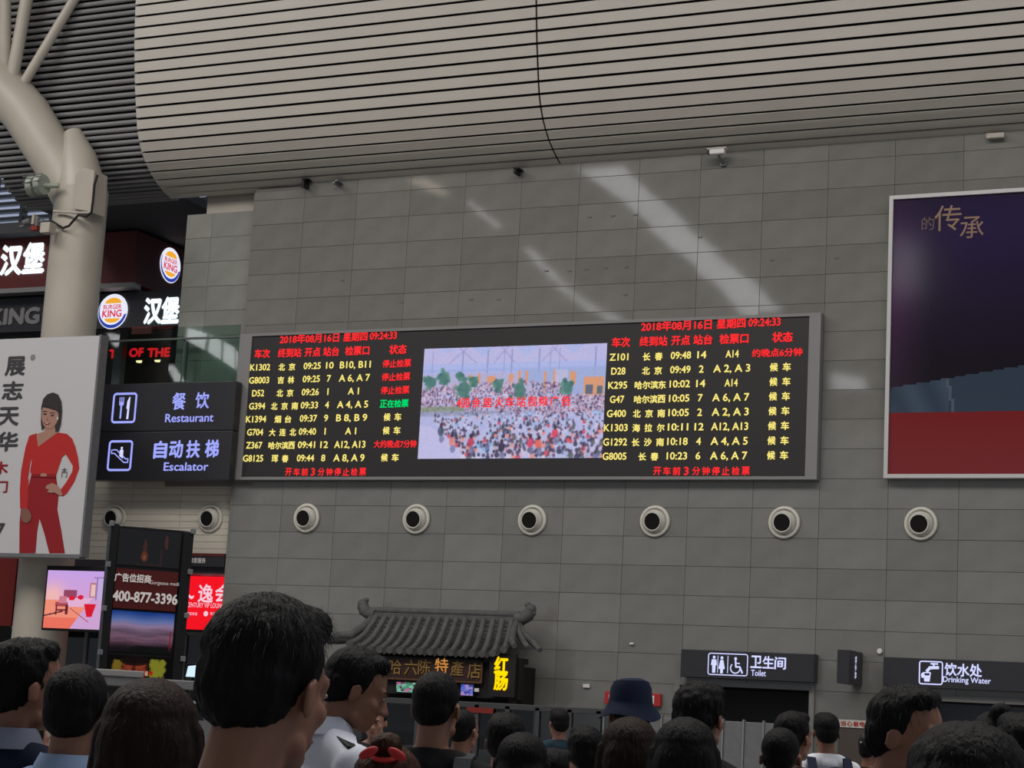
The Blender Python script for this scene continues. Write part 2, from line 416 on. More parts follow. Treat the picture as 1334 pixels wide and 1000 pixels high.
def cloth_mesh(kind, woman):
    key = (kind, woman)
    if key in _cc: return _cc[key]
    f, sh = (0.86, 0.88) if woman else (1.0, 1.0)
    if 'torso%d' % woman not in _cc: _cc['torso%d' % woman] = grow(torso_prims(f, sh) , 0.011, 4)
    bm = bmesh.new(); bm.from_mesh(_cc['torso%d' % woman])
    if kind == 'shirt':
        bisect(bm, (0, -0.03, 1.452), (0, 0.35, 1)); bisect(bm, (0, 0, 0.86), (0, 0, -1))
        g = bm.verts[:] + bm.edges[:] + bm.faces[:]
        bmesh.ops.bisect_plane(bm, geom=g, plane_co=(0, 0, 1.12), plane_no=(0, 0, 1))
        bmesh.ops.delete(bm, geom=[q for q in bm.faces if abs(q.calc_center_median().x) > 0.172 * sh + 0.012 and q.calc_center_median().z < 1.12], context='FACES')
        d = 0.014
    elif kind == 'trousers':
        bisect(bm, (0, 0, 0.95), (0, 0, 1)); bisect(bm, (0, 0, 0.075), (0, 0, -1))
        bmesh.ops.delete(bm, geom=[q for q in bm.faces if abs(q.calc_center_median().x) > 0.19], context='FACES')
        d = 0.012
    else:
        bisect(bm, (0, 0, 0.085), (0, 0, 1)); d = 0.008
    bm.normal_update()
    nn = {v: v.normal.copy() for v in bm.verts}
    for v in bm.verts:
        k = noise.noise(v.co * 9) * 0.006 + noise.noise(Vector((v.co.x * 5, v.co.y * 5, v.co.z * 16))) * 0.005 if kind != 'shoe' else 0
        v.co += nn[v] * (d + k)
        if kind == 'shirt' and v.co.z > 1.34: v.co += nn[v] * 0.003
    me = bpy.data.meshes.new(kind); bm.to_mesh(me); bm.free()
    me.polygons.foreach_set('use_smooth', [True] * len(me.polygons)); _cc[key] = me; return me
def hair_prims(style):
    if style == 'short':
        return [('E', (0, -0.014, 1.655), (0.089, 0.109, 0.090)), ('E', (0, -0.052, 1.610), (0.079, 0.068, 0.078)), ('E', (0.02, 0.030, 1.700), (0.055, 0.055, 0.040)), ('E', (-0.03, 0.01, 1.705), (0.05, 0.06, 0.038))]
    if style == 'crop':
        return [('E', (0, -0.016, 1.650), (0.083, 0.102, 0.089)), ('E', (0, -0.050, 1.605), (0.073, 0.062, 0.065))]
    if style == 'thick':
        return [('E', (0, -0.012, 1.668), (0.100, 0.116, 0.098)), ('E', (0, -0.055, 1.610), (0.088, 0.070, 0.080)), ('E', (0.03, 0.04, 1.71), (0.06, 0.06, 0.045)), ('E', (-0.04, 0.02, 1.712), (0.055, 0.065, 0.045)), ('E', (0, -0.07, 1.67), (0.07, 0.06, 0.06))]
    if style == 'long':
        P = [('E', (0, -0.012, 1.662), (0.098, 0.114, 0.092)), ('E', (0, -0.060, 1.60), (0.098, 0.078, 0.12)), ('E', (0, -0.078, 1.46), (0.112, 0.055, 0.20))]
        for s in (-1, 1): P += [('C', (s * 0.083, -0.01, 1.64), 0.030, (s * 0.098, -0.02, 1.40), 0.036)]
        return P
    if style == 'bob':
        P = [('E', (0, -0.012, 1.660), (0.096, 0.112, 0.090)), ('E', (0, -0.055, 1.58), (0.096, 0.078, 0.10))]
        for s in (-1, 1): P += [('C', (s * 0.083, -0.01, 1.63), 0.028, (s * 0.088, -0.01, 1.52), 0.026)]
        return P
    if style == 'bun':
        return [('E', (0, -0.014, 1.655), (0.088, 0.109, 0.088)), ('E', (0, -0.050, 1.615), (0.079, 0.066, 0.075)), ('E', (0.0, -0.085, 1.735), (0.042, 0.042, 0.036))]
_hc = {}
def hair_mesh(style, voxel, rough, strands, seed):
    key = (style, voxel, rough, strands, seed)
    if key in _hc: return _hc[key]
    me = grow(hair_prims(style), voxel, 2)
    n = len(me.vertices); co = np.empty(n * 3); me.vertices.foreach_get('co', co); co = co.reshape(-1, 3)
    no = np.array([v.normal[:] for v in me.vertices])
    long_ = style in ('long', 'bob')
    so = Vector((seed * 3.1, 0, 0))
    for i in range(n):
        c = Vector(co[i])
        ang = math.atan2(c.y + 0.02, c.x)
        a = noise.noise(Vector((ang * 7, c.z * (4 if long_ else 16), 1.3)) + so) * 0.6 + noise.noise(c * 38 + so) * 0.5
        b = noise.noise(Vector((ang * 22, c.z * (6 if long_ else 30), 5.1)) + so) * 0.45
        co[i] += no[i] * (a + b) * rough
    def ss_(a, b, x): t = min(1, max(0, (x - a) / (b - a))); return t * t * (3 - 2 * t)
    for i in range(n):                         # hairline: the front sinks under the forehead
        x, y, z = co[i]; f = ss_(-.005, .060, y) * ss_(1.765, 1.660, z) * (1.0 if not long_ else ss_(.095, .06, abs(x)))
        co[i] = (x * (1 - .22 * f), -.012 + (y + .012) * (1 - .26 * f), z)
    vs = [tuple(c) for c in co]; fs = [tuple(p.vertices) for p in me.polygons]
    rs = random.Random(seed)
    # lock-like blades that break up the outline
    for _ in range(strands):
        i = rs.randrange(n); p = Vector(co[i]); nv = Vector(no[i])
        if p.z < 1.655 and not long_: continue
        crown = Vector((0, -0.05, 1.75))
        d = (p - crown); d.z -= 0.02 if not long_ else 0.3
        d = (d - nv * d.dot(nv)).normalized() if d.length > 1e-4 else Vector((1, 0, 0))
        d = (d + nv * (rs.uniform(0.02, 0.25) if rs.random() < .7 else rs.uniform(.3, .8)) + Vector((rs.uniform(-.25, .25), rs.uniform(-.25, .25), rs.uniform(-.1, .25)))).normalized()
        L = rs.uniform(0.012, 0.032); w = rs.uniform(0.0005, 0.0012)
        sd = d.cross(nv); sd = sd.normalized() * w if sd.length > 1e-4 else Vector((w, 0, 0))
        b0 = p - nv * 0.003; mid = b0 + d * L * 0.55; tip = b0 + d * L + Vector((0, 0, -0.25 * L))
        k = len(vs); vs += [tuple(b0 - sd), tuple(b0 + sd), tuple(mid + sd * 0.7), tuple(mid - sd * 0.7), tuple(tip)]
        fs += [(k, k + 1, k + 2, k + 3), (k + 3, k + 2, k + 4)]
    out = bpy.data.meshes.new('hair'); out.from_pydata(vs, [], fs)
    out.polygons.foreach_set('use_smooth', [True] * len(out.polygons)); _hc[key] = out; bpy.data.meshes.remove(me)
    return out
def hairmat(name, rgb, rough=0.5):
    m = mat(name, rgb, rough, 0.10, vary=0.35, scale=55, bump=0.6, bscale=110, stretch=(1, 1, 0.25)); return m
M['hair'] = hairmat('black_hair', (0.0060, 0.0054, 0.0062), 0.6)
M['hair_br'] = hairmat('dark_brown_hair', (0.015, 0.0075, 0.006), 0.6)
M['hair_rb'] = hairmat('reddish_brown_hair', (0.035, 0.014, 0.008), 0.5)
M['skin'] = mat('tan_skin', (0.215, 0.098, 0.062), 0.55, 0.35, vary=0.08, scale=14)
M['skin2'] = mat('fair_skin', (0.30, 0.150, 0.105), 0.55, 0.35, vary=0.08, scale=14)
M['eye'] = mat('eye_white', (0.35, 0.33, 0.31), 0.2, 0.5)
M['brow'] = mat('dark_eyebrow', (0.02, 0.012, 0.01), 0.8, 0.1)
M['lip'] = mat('lip_red', (0.20, 0.055, 0.045), 0.5, 0.3)
M['tr'] = mat('dark_trousers', (0.02, 0.021, 0.028), 0.8, 0.2)
M['shoe'] = mat('black_shoes', (0.012, 0.012, 0.012), 0.5, 0.4)
_cm = {}
def clothmat(rgb):
    if rgb not in _cm: _cm[rgb] = mat('cotton_cloth', rgb, 0.85, 0.15, vary=0.08, scale=5, bump=0.15, bscale=300)
    return _cm[rgb]

def person(px, ytop, d, label, face=0, yaw=0, pitch=0, style='short', hair='hair', shirt=(0.02, 0.02, 0.03), collar=None, woman=False, skin='skin',
           voxel=0.009, strands=500, rough=0.006, seed=1, hat=None, width=1.0, group='people waiting in the crowd'):
    """face: heading relative to the view direction (0 = back to the camera, negative = towards the right), yaw/pitch of the head on the neck"""
    top = atd(px, ytop, d)
    s = top.z / {'thick': 1.772, 'long': 1.756, 'crop': 1.741, 'bob': 1.752, 'bun': 1.752}.get(style, 1.746)
    if hat: s = top.z / 1.775
    if pitch > 5: s *= 1 + 0.0012 * pitch
    r = tag(empty('person', (top.x, top.y, 0)), label, 'person', group)
    r.rotation_euler = (0, 0, math.radians(24.7 + face)); 
    Hm = head_matrix(yaw, pitch)
    # keep the head over the measured spot
    hc = Matrix.Rotation(r.rotation_euler.z, 4, 'Z') @ (Hm @ Vector((0, -0.01, 1.66)))
    r.location = (top.x - hc.x * s, top.y - hc.y * s, 0)
    r.scale = (s, s, s)
    bme = body_mesh(yaw, pitch, woman, voxel)
    if skin == 'skin2' or len(bme.materials):
        bme = bme.copy(); bme.materials.clear()
    bme.materials.append(M[skin])
    link('body', bme, r)
    hm = hair_mesh(style, max(0.006, voxel * 0.85), rough, strands, seed).copy(); hm.materials.append(M[hair])
    ho = link('hair', hm, r); ho.matrix_local = Hm @ Matrix.Translation((0, -0.01, 1.66)) @ Matrix.Diagonal((width, 1, 1, 1)) @ Matrix.Translation((0, 0.01, -1.66))
    for kind, mm in (('shirt', clothmat(shirt)), ('trousers', M['tr']), ('shoe', M['shoe'])):
        me = cloth_mesh(kind, woman).copy(); me.materials.append(mm)
        o = link(kind if kind != 'shoe' else 'shoes', me, r)
        sol = o.modifiers.new('thickness', 'SOLIDIFY'); sol.thickness = 0.004; sol.offset = -1
    for sx in (-1, 1):
        e = MB().sphere((sx * 0.030, 0.086, 1.620), (0.012, 0.006, 0.005), 12, 8).build('eye', M['eye'], r, True); e.matrix_local = Hm
        MB().sphere((sx * 0.030, 0.0905, 1.620), (0.005, 0.003, 0.005), 10, 6).build('iris', M['brow'], e, True)
        b = MB().tube([(sx * 0.013, 0.099, 1.640), (sx * 0.030, 0.093, 1.645), (sx * 0.047, 0.079, 1.640)], [0.003, 0.004, 0.002], 6).build('eyebrow', M['brow'], r, True); b.matrix_local = Hm
    l = MB().tube([(-0.022, 0.090, 1.549), (0, 0.099, 1.549), (0.022, 0.090, 1.549)], [0.002, 0.006, 0.002], 6).build('lips', M['lip'], r, True); l.matrix_local = Hm
    if collar is not None:
        n = 36; mb = MB(); prof = [(0.067, 1.470), (0.069, 1.503), (0.073, 1.506), (0.086, 1.478), (0.094, 1.452), (0.090, 1.450)]
        k = 0.9 if woman else 1.0
        for rr, zz in prof:
            for j in range(n):
                t = 2 * PI * j / n; y = -0.030 + rr * k * math.sin(t)
                mb.v.append((rr * k * math.cos(t) * 1.02, y, zz - max(0, y + 0.03) * 0.55))
        for i in range(len(prof) - 1):
            for j in range(n):
                a = i * n + j; b = i * n + (j + 1) % n; mb.f.append((a, b, b + n, a + n))
        mb.build('collar', clothmat(collar), r, True)
    if hat:
        mb = MB(); prof = [(0.0, 0.105), (0.045, 0.103), (0.078, 0.090), (0.092, 0.06), (0.099, 0.0), (0.102, -0.014), (0.124, -0.044), (0.140, -0.070), (0.138, -0.073), (0.120, -0.048), (0.096, -0.018)]
        mb.lathe(prof, 40, Matrix.Translation((0, -0.015, 1.672)))
        for i, v in enumerate(mb.v):
            q = Vector(v); k = noise.noise(q * 14) * 0.006 + (math.sin(math.atan2(q.y, q.x) * 3 + 1) * 0.012 if q.z < 1.655 else 0)
            mb.v[i] = (v[0], v[1], v[2] + k)
        h_ = mb.build('bucket_hat', clothmat(hat), r, True); h_.matrix_local = Hm
        h_['label'] = 'navy cloth bucket hat'
    return r

# ------------------------------------------------------------------ setting: floor, roof, walls
YW = 36.0
struct(MB().box(-95, 14, -70, 60, -0.2, 0).build('floor', M['floor']))
ceil = struct(MB().box(-95, 14, -70, 34.0, 24.15, 24.4).build('ceiling', M['roof']))
struct(MB().box(-95, 14, 34.0, 34.3, 17.9, 24.4).build('trim_1', M['beige']))
# skylights of the roof, seen only as reflections in the polished stone and the rail glass
def skylight(n, L, Rr, m, mull=2.0, z=24.05):
    """L, Rr: two edges (x,y) of the strip"""
    r = struct(empty('window_%d' % n)); mb = MB()
    k = len(L)
    for i in range(k - 1):
        l0, l1, r0, r1 = map(lambda q: Vector((q[0], q[1], z)), (L[i], L[i + 1], Rr[i], Rr[i + 1]))
        cnt = max(1, int(round((l1 - l0).length / mull)))
        for j in range(cnt):
            a, b = (j + 0.09) / cnt, (j + 0.91) / cnt
            q = [l0.lerp(l1, a), l0.lerp(l1, b), r0.lerp(r1, b), r0.lerp(r1, a)]
            pm = MB(); pm.add([v + Vector((0, 0, 0.03)) for v in q] + [v - Vector((0, 0, 0.03)) for v in q], [(0, 1, 2, 3), (7, 6, 5, 4), (0, 4, 5, 1), (1, 5, 6, 2), (2, 6, 7, 3), (3, 7, 4, 0)])
            pm.build('pane', m, r)
        mb.tube([l0, l1], 0.07, 6); mb.tube([r0, r1], 0.07, 6)
    mb.build('frame', M['beige'], r)
    return r
skylight(2, [(-30.5, 1.0), (-30.4, -4), (-30.9, -9), (-31.4, -19), (-32.4, -27.5)], [(-28.4, 1.0), (-28.7, -4), (-29.0, -9), (-29.2, -19), (-30.1, -27.5)], E_['sky'], 1.7)
skylight(3, [(-38.7, -12.0), (-39.8, -18.5), (-40.9, -29.0)], [(-38.1, -12.0), (-39.2, -18.5), (-39.7, -29.0)], E_['sky'], 3.2)
skylight(4, [(-38.6, 0.8), (-38.0, -1.6)], [(-37.4, 0.8), (-37.3, -1.6)], E_['skywarm'], 1.3)
skylight(5, [(-37.6, -3.4), (-38.0, -7.2)], [(-37.2, -3.4), (-37.5, -7.2)], E_['sky'], 1.0)
skylight(6, [(-69.8, -28.8), (-70.6, -32.7), (-72.5, -39.3), (-77.1, -49.6)], [(-67.3, -25.4), (-67.0, -27.5), (-67.8, -31.8), (-72.5, -42.2)], E_['sky'], 3.2)
skylight(7, [(-74.0, -26.4), (-76.4, -30.5)], [(-73.5, -27.4), (-74.0, -29.5)], E_['sky'], 1.2)
skylight(8, [(-72.3, -28.6), (-74.7, -31.6)], [(-71.8, -29.2), (-74.0, -32.6)], E_['sky'], 1.4)
skylight(12, [(-20.8, -14.1), (-23.3, -24.3)], [(-19.7, -13.8), (-22.0, -24.0)], E_['sky'], 4.5)
skylight(13, [(-31.9, -44.6), (-33.8, -51.6)], [(-30.3, -47), (-31.6, -53.1)], E_['sky'], 5)
skylight(9, [(-79.8, -44.4), (-76.0, -37.0)], [(-80.8, -44.3), (-76.8, -37.0)], E_['sky'], 2.6)

PITX, PITZ = 1.3297, 0.5755
X0W = -23.36
# main wall: dark joint bed with proud granite slabs
wall = struct(empty('wall_back'))
LEDX0, LEDX1, LEDZ0, LEDZ1 = -23.36, -10.154, 6.41, 9.66
def backing(x0, x1, z0, z1): return (x0, x1, YW + 0.03, YW + 0.5, z0, z1)
mb = MB()
DOORS = [(-12.72, -10.14, 2.41), (-8.70, -3.2, 2.33)]
xs = [X0W + 0.02, DOORS[0][0], DOORS[0][1], DOORS[1][0], DOORS[1][1], 8.0]
mb.box(*backing(xs[0], xs[1], 0, 13.05)); mb.box(*backing(xs[1], xs[2], DOORS[0][2], 13.05)); mb.box(*backing(xs[2], xs[3], 0, 13.05))
mb.box(*backing(xs[3], xs[4], DOORS[1][2], 13.05)); mb.box(*backing(xs[4], xs[5], 0, 13.05))
mb.build('backing', M['joint'], wall)
_slab = {}
def slab(w, h, parent, x, z, m, y=YW, name='tile', jit=1.0):
    key = (round(w, 3), round(h, 3), m)
    if key not in _slab:
        b = MB(); e = 0.003
        b.add([(0, 0.003, 0), (w, 0.003, 0), (w, 0.003, h), (0, 0.003, h), (e, 0, e), (w - e, 0, e), (w - e, 0, h - e), (e, 0, h - e), (0, 0.03, 0), (w, 0.03, 0), (w, 0.03, h), (0, 0.03, h)],
              [(4, 5, 6, 7), (0, 1, 5, 4), (1, 2, 6, 5), (2, 3, 7, 6), (3, 0, 4, 7), (8, 9, 1, 0), (9, 10, 2, 1), (10, 11, 3, 2), (11, 8, 0, 3)])
        _slab[key] = b.mesh(name, M[m])
    o = link(name, _slab[key], parent)
    o.location = (x, y, z); 
    o.rotation_euler = (random.gauss(0, 0.0010) * jit, 0, random.gauss(0, 0.0010) * jit)
    return o
row0 = 5.8667 - 10 * PITZ
rest = MB(); ntile = 0
g = 0.0028
for r in range(-1, 23):
    z0 = row0 + r * PITZ; z1 = z0 + PITZ
    zz0, zz1 = max(z0, 0.0), min(z1, 13.14)
    if zz1 - zz0 < 0.1: continue
    for c in range(0, 24):
        x0 = X0W + c * PITX; x1 = x0 + PITX
        if x0 > 8: break
        a0, a1, b1 = x0, x1, zz1
        if r == 22 or zz1 > 12.98:
            b1 = 12.97 if x0 < -22.5 else 13.14
        skip = False
        segs = [(a0, a1, zz0, b1)]
        for dx0, dx1, dz in DOORS:
            new = []
            for (p, q, s, t) in segs:
                if s < dz and q > dx0 and p < dx1:
                    if t > dz + 0.05: new.append((max(p, dx0), min(q, dx1), dz, t))
                    if p < dx0 - 0.05: new.append((p, dx0, s, t))
                    if q > dx1 + 0.05: new.append((dx1, q, s, t))
                else: new.append((p, q, s, t))
            segs = new
        for (p, q, s, t) in segs:
            hidden = (p > LEDX0 - .01 and q < LEDX1 and s > LEDZ0 and t < LEDZ1) or (p > -8.7 and s > 6.42 and t < 11.8)
            if t < 1.45 or p > -5.2 or hidden:
                rest.box(p + g, q - g, YW, YW + 0.03, s + g, t - g)
            else:
                slab(q - p - 2 * g, t - s - 2 * g, wall, p + g, s + g, 'stone'); ntile += 1
o = rest.build('tile', M['stone'], wall); o['kind'] = 'stuff'
print('tiles', ntile)
# small dark cramps left along some joints
mb = MB()
for (px, py) in [(768, 283), (799, 281), (828, 280), (712, 353), (742, 353), (764, 351), (789, 349), (816, 348), (446, 365), (523, 394), (614, 390), (650, 390), (912, 309), (1006, 339), (1090, 336), (815, 384)]:
    p = at(px, py, YW); mb.box(p.x - 0.045, p.x + 0.045, YW - 0.012, YW + 0.01, p.z - 0.014, p.z + 0.014)
o = mb.build('joint_clip', M['joint'], wall); o['kind'] = 'stuff'

# lower stone strip at the left, a little behind the main wall
wall2 = struct(empty('wall_left'))
XS0 = at(240, 330, 36.28).x
mb = MB().box(XS0, -23.37, 36.31, 36.9, 6.5, 12.62); mb.build('backing', M['joint'], wall2)
for r in range(11):
    z1 = 12.64 - r * PITZ; z0 = z1 - PITZ
    for (p, q) in ((XS0, -24.62), (-24.62, -23.37)):
        slab(q - p - 2 * g, z1 - z0 - 2 * g, wall2, p + g, z0 + g, 'stone_strip', 36.28)
# beige beam over the wall end
b0 = at(272, 262, 36.5).x; b1 = at(395, 240, 36.5).x
struct(MB().box(b0, b1, 36.45, 37.2, 12.4, 13.45).build('trim_2', M['beige']))

# ------------------------------------------------------------------ curved slatted soffit
prof = [(37.6, 12.98), (36.9, 12.99), (36.4, 13.03), (35.999, 13.11), (35.70, 13.23), (35.40, 13.40), (35.17, 13.575), (34.985, 13.775), (34.845, 13.995), (34.735, 14.235), (34.665, 14.487), (34.606, 14.74),
        (34.545, 14.996), (34.49, 15.235), (34.44, 15.505), (34.40, 15.765), (34.358, 16.007), (34.32, 16.27), (34.285, 16.6), (34.25, 17.0), (34.22, 17.5), (34.20, 18.0)]
P2 = np.array(prof); seg = np.hypot(*np.diff(P2, axis=0).T); S = np.concatenate([[0], np.cumsum(seg)])
def pf(s):
    return np.array([np.interp(s, S, P2[:, 0]), np.interp(s, S, P2[:, 1])])
sref = S[11]                                   # one measured gap
PIT = 0.2585; GAPW = 0.052
XL = -25.8; XSEAM = -15.846
soff = struct(empty('ceiling_soffit'))
bk = MB()
ss = np.linspace(float(np.interp(-36.4, -P2[:, 0], S)), S[-1], 40)
for dd, x0, x1 in ((0.10, XL + 0.01, 8.0),):
    pts = []
    for s in ss:
        p = pf(s); t = pf(min(s + .02, S[-1])) - pf(max(s - .02, 0)); t /= np.hypot(*t); nrm = np.array([-t[1], t[0]])
        if nrm[0] > 0 and False: nrm = -nrm
        pts.append(p + np.array([t[1], -t[0]]) * dd)
    k = len(bk.v)
    for p in pts: bk.v += [(x0, p[0], p[1]), (x1, p[0], p[1])]
    for i in range(len(pts) - 1): bk.f.append((k + 2 * i, k + 2 * i + 1, k + 2 * i + 3, k + 2 * i + 2))
BACKSIDE = pts[10]
bk.build('backing', M['black'], soff)
def slat_mesh(s0, s1, x0, x1, th, nseg=3):
    mb = MB(); out = []; inn = []
    for i in range(nseg + 1):
        s = s0 + (s1 - s0) * i / nseg
        p = pf(s); t = pf(min(s + .05, S[-1])) - pf(max(s - .05, 0)); t /= np.hypot(*t); nn = np.array([t[1], -t[0]])
        out.append(p); inn.append(p + nn * th)
    loop = out + inn[::-1]; n = len(loop)
    mb.v = [(x0, a[0], a[1]) for a in loop] + [(x1, a[0], a[1]) for a in loop]
    for i in range(n):
        j = (i + 1) % n; mb.f.append((i, j, n + j, n + i))
    mb.f.append(tuple(range(n))); mb.f.append(tuple(range(2 * n - 1, n - 1, -1)))
    return mb
k0 = int(math.floor(-(sref) / PIT)) + 1
for k in range(k0, 40):
    g0 = sref + k * PIT; s0 = g0 + GAPW / 2; s1 = g0 + PIT - GAPW / 2
    if pf(s0)[0] > 36.45 or s1 > S[-1]: continue
    for x0, x1 in ((XL, XSEAM - 0.02), (XSEAM + 0.02, -5.5), (-5.46, 6.0)):
        slat_mesh(s0, s1, x0, x1, 0.03).build('slat', M['slat'], soff)
# dark ribbed run of the same soffit further left, set back a little
soff2 = struct(empty('ceiling_ribbed'))
XR0, XR1 = -30.1, XL - 0.03
bk = MB(); pts = []
for s in ss:
    p = pf(s); t = pf(min(s + .02, S[-1])) - pf(max(s - .02, 0)); t /= np.hypot(*t); pts.append(p + np.array([t[1], -t[0]]) * 0.20)
for p in pts: bk.v += [(XR0, p[0], p[1]), (XR1, p[0], p[1])]
for i in range(len(pts) - 1): bk.f.append((2 * i, 2 * i + 1, 2 * i + 3, 2 * i + 2))
bk.build('backing', M['black'], soff2)
s = 1.05; c0 = None
ribm = None
while s < S[-1] - 0.1:
    p = pf(s); t = pf(s + .05) - pf(s - .05); t /= np.hypot(*t); nn = np.array([t[1], -t[0]])
    c = p + nn * 0.13
    mb = MB(); n = 10; r_ = 0.055
    loop = [(c[0] + r_ * math.cos(a) * 1.0, c[1] + r_ * math.sin(a)) for a in [2 * PI * j / n for j in range(n)]]
    mb.v = [(XR0, a, b) for a, b in loop] + [(XR1, a, b) for a, b in loop]
    for i in range(n): mb.f.append((i, (i + 1) % n, n + (i + 1) % n, n + i))
    mb.f.append(tuple(range(n))); mb.f.append(tuple(range(2 * n - 1, n - 1, -1)))
    mb.build('rib', M['rib'], soff2, True)
    s += 0.158
# rounded end plate between light slats and ribs + flat dark ceiling behind
cg = MB(); cg.box(XR0, XL, 35.95, 44.0, 13.20, 13.4); cg.box(XL, -23.4, 39.0, 44.0, 13.20, 13.4); cg.box(-60, XR0, 38.4, 44.0, 13.12, 13.4)
struct(cg.build('ceiling_gallery', M['darkceil']))
# louvred clerestory at the far left and beside the soffit
for n_, (x0, x1, z0, z1, yy) in ((10, (-41.5, -36.9, 15.5, 18.2, 46.0)), (11, (-33.6, -29.8, 15.2, 17.2, 46.0))):
    r = struct(empty('window_%d' % n_))
    MB().box(x0, x1, yy, yy + 0.1, z0, z1).build('pane', E_['louvre'], r)
    z = z0
    while z < z1:
        MB().box(x0, x1, yy - 0.25, yy - 0.05, z, z + 0.10).build('louvre', M['steel'], r); z += 0.24
    x = x0
    while x < x1: MB().box(x, x + 0.12, yy - 0.3, yy - 0.05, z0, z1).build('mullion', M['steel'], r); x += 1.15
struct(MB().box(-48, -33.6, 44.6, 45.0, 13.2, 15.1).build('trim_3', M['steel']))
struct(MB().box(-48, -29.5, 48.0, 48.4, 6, 24).build('wall_far', M['darkceil']))

# ------------------------------------------------------------------ doorways
for i, (x0, x1, z) in enumerate(DOORS):
    d = struct(empty('door_%d' % (i + 1)))
    MB().box(x0, x1, 38.4, 38.5, 0, z + .3).build('recess_wall', mat('dark_grey_recess_wall', (0.16, 0.16, 0.155), 0.6, 0.2) if i == 0 else mat('blue_grey_recess_wall', (0.20, 0.22, 0.28), 0.6, 0.2), d)
    MB().box(x0 - .1, x0, 36.04, 38.5, 0, z + .3).build('reveal', M['kiosk'], d)
    MB().box(x1, x1 + .1, 36.04, 38.5, 0, z + .3).build('reveal', M['kiosk'], d)
    MB().box(x0, x1, 36.04, 38.5, z, z + .1).build('lintel', M['kiosk'], d)
    t = 0.10
    c_ = MB(); c_.box(x0 - t, x0, 35.94, 36.04, 0, z + t); c_.box(x1, x1 + t, 35.94, 36.04, 0, z + t); c_.box(x0, x1, 35.94, 36.04, z, z + t)
    c_.build('frame', M['stone'], d)

# ------------------------------------------------------------------ air jets
def jet(x, y, z, label, loc='grey stone wall'):
    r = thing('air_nozzle', label, 'air vent', (x, y, z), 'round air nozzles in a row')
    A = Matrix.Rotation(math.radians(90), 4, 'X')           # +z -> -y
    MB().lathe([(0.0, 0.0), (0.30, 0.0), (0.318, 0.012), (0.318, 0.03), (0.300, 0.052), (0.268, 0.056), (0.252, 0.040), (0.235, 0.012), (0.0, 0.010)], 40, A).build('flange', M['white'], r, True)
    B = Matrix.Rotation(math.radians(90 + 6), 4, 'X') @ Matrix.Rotation(math.radians(-3), 4, 'Y')
    MB().lathe([(0.0, 0.01), (0.232, 0.012), (0.236, 0.04), (0.226, 0.075), (0.205, 0.105), (0.190, 0.125), (0.186, 0.165), (0.168, 0.165), (0.160, 0.12), (0.10, 0.10), (0, 0.09)], 36, B).build('ball_nozzle', M['white'], r, True)
    MB().lathe([(0.0, 0.150), (0.1665, 0.151), (0.1645, 0.12), (0, 0.12)], 28, B).build('opening', M['black'], r, True)
    return r
njx = [-21.37, -18.71, -16.05, -13.385, -10.735, -8.095]
nl = ['round cream air nozzle on the grey wall, leftmost, below the left timetable', 'round cream air nozzle under the left edge of the crowd picture',
      'round cream air nozzle on the wall above the right end of the tiled roof', 'round cream air nozzle below the right timetable, over the toilet sign',
      'round cream air nozzle below the right end of the departures board', 'round cream air nozzle beneath the big purple and red billboard']
for x, l in zip(njx, nl): jet(x, 35.99, 5.59, l)

# ------------------------------------------------------------------ white panelled fascia under the gallery, with two nozzles
wall3 = struct(empty('wall_gallery'))
MB().box(-31.5, -23.38, 36.33, 36.6, 4.62, 8.1).build('backing', M['joint'], wall3)
z = 4.63
while z < 8.0:
    x = -31.5
    while x < -23.5:
        w = min(PITX, -23.38 - x)
        slab(w - 0.006, 0.150 - 0.006, wall3, x + .003, z, 'cream', 36.30, 'panel', 0.5); x += PITX
    z += 0.150
jet(-26.61, 36.29, 5.585, 'round cream air nozzle on white wall, half behind the dark screen tower')
jet(-24.02, 36.29, 5.595, 'round cream air nozzle on white panelled wall right of the screen tower')
# underside band with small dark sign strip
fb = struct(MB().box(-31.5, -23.4, 36.2, 37.0, 4.36, 4.62).build('trim_4', mat('plum_fascia_band', (0.055, 0.045, 0.06), 0.5, 0.3)))
struct(MB().box(-40, -23.4, 36.6, 44.0, 7.9, 8.15).build('floor_gallery', M['darkceil']))
struct(MB().box(-40, -23.4, 37.3, 44.0, 4.85, 5.0).build('ceiling_passage', M['darkceil']))
struct(MB().box(-40, -23.0, 43.5, 43.8, 0, 5.0).build('wall_passage', mat('dim_grey_passage_wall', (0.06, 0.06, 0.055), 0.7, 0.2)))
struct(MB().box(-23.36, -23.1, 36.5, 43.8, 0, 13.0).build('wall_side', M['stone']))

# ------------------------------------------------------------------ departures board
YB = 35.80
bd = thing('departures_board', 'long black electronic departures board with red and yellow timetables and a crowd picture', 'information board', (-16.7, YB, 6.41))
def O(mb, name, m, parent, **k):               # build in world coordinates under an unrotated root
    o = off(parent); mb.v = [(v[0] - o.x, v[1] - o.y, v[2] - o.z) for v in mb.v]
    return mb.build(name, m, parent, **k)
bx0, bx1 = at(329, 438, YB).x, at(1054.8, 413, YB).x
bz0, bz1 = 6.462, 9.60
O(MB().box(bx0, bx1, YB + 0.015, YB + 0.18, bz0, bz1), 'screen_face', M['darkpanel'], bd)
mb = MB(); mb.box(-23.30, bx0, YB - 0.02, YB + 0.19, 6.40, 9.66); mb.box(bx1, at(1067, 520, YB).x, YB - 0.02, YB + 0.19, 6.40, 9.66)
mb.box(bx0, bx1, YB - 0.02, YB + 0.19, 9.60, 9.66); mb.box(bx0, bx1, YB - 0.02, YB + 0.19, 6.40, 6.462)
O(mb, 'frame', M['frame'], bd)
YT = YB + 0.008
def led(s, x, z, h, c, w=None, bold=0.022, **k): return lettering(s, (x, YT, z), h, E_[c], bd, w, bold, **k)
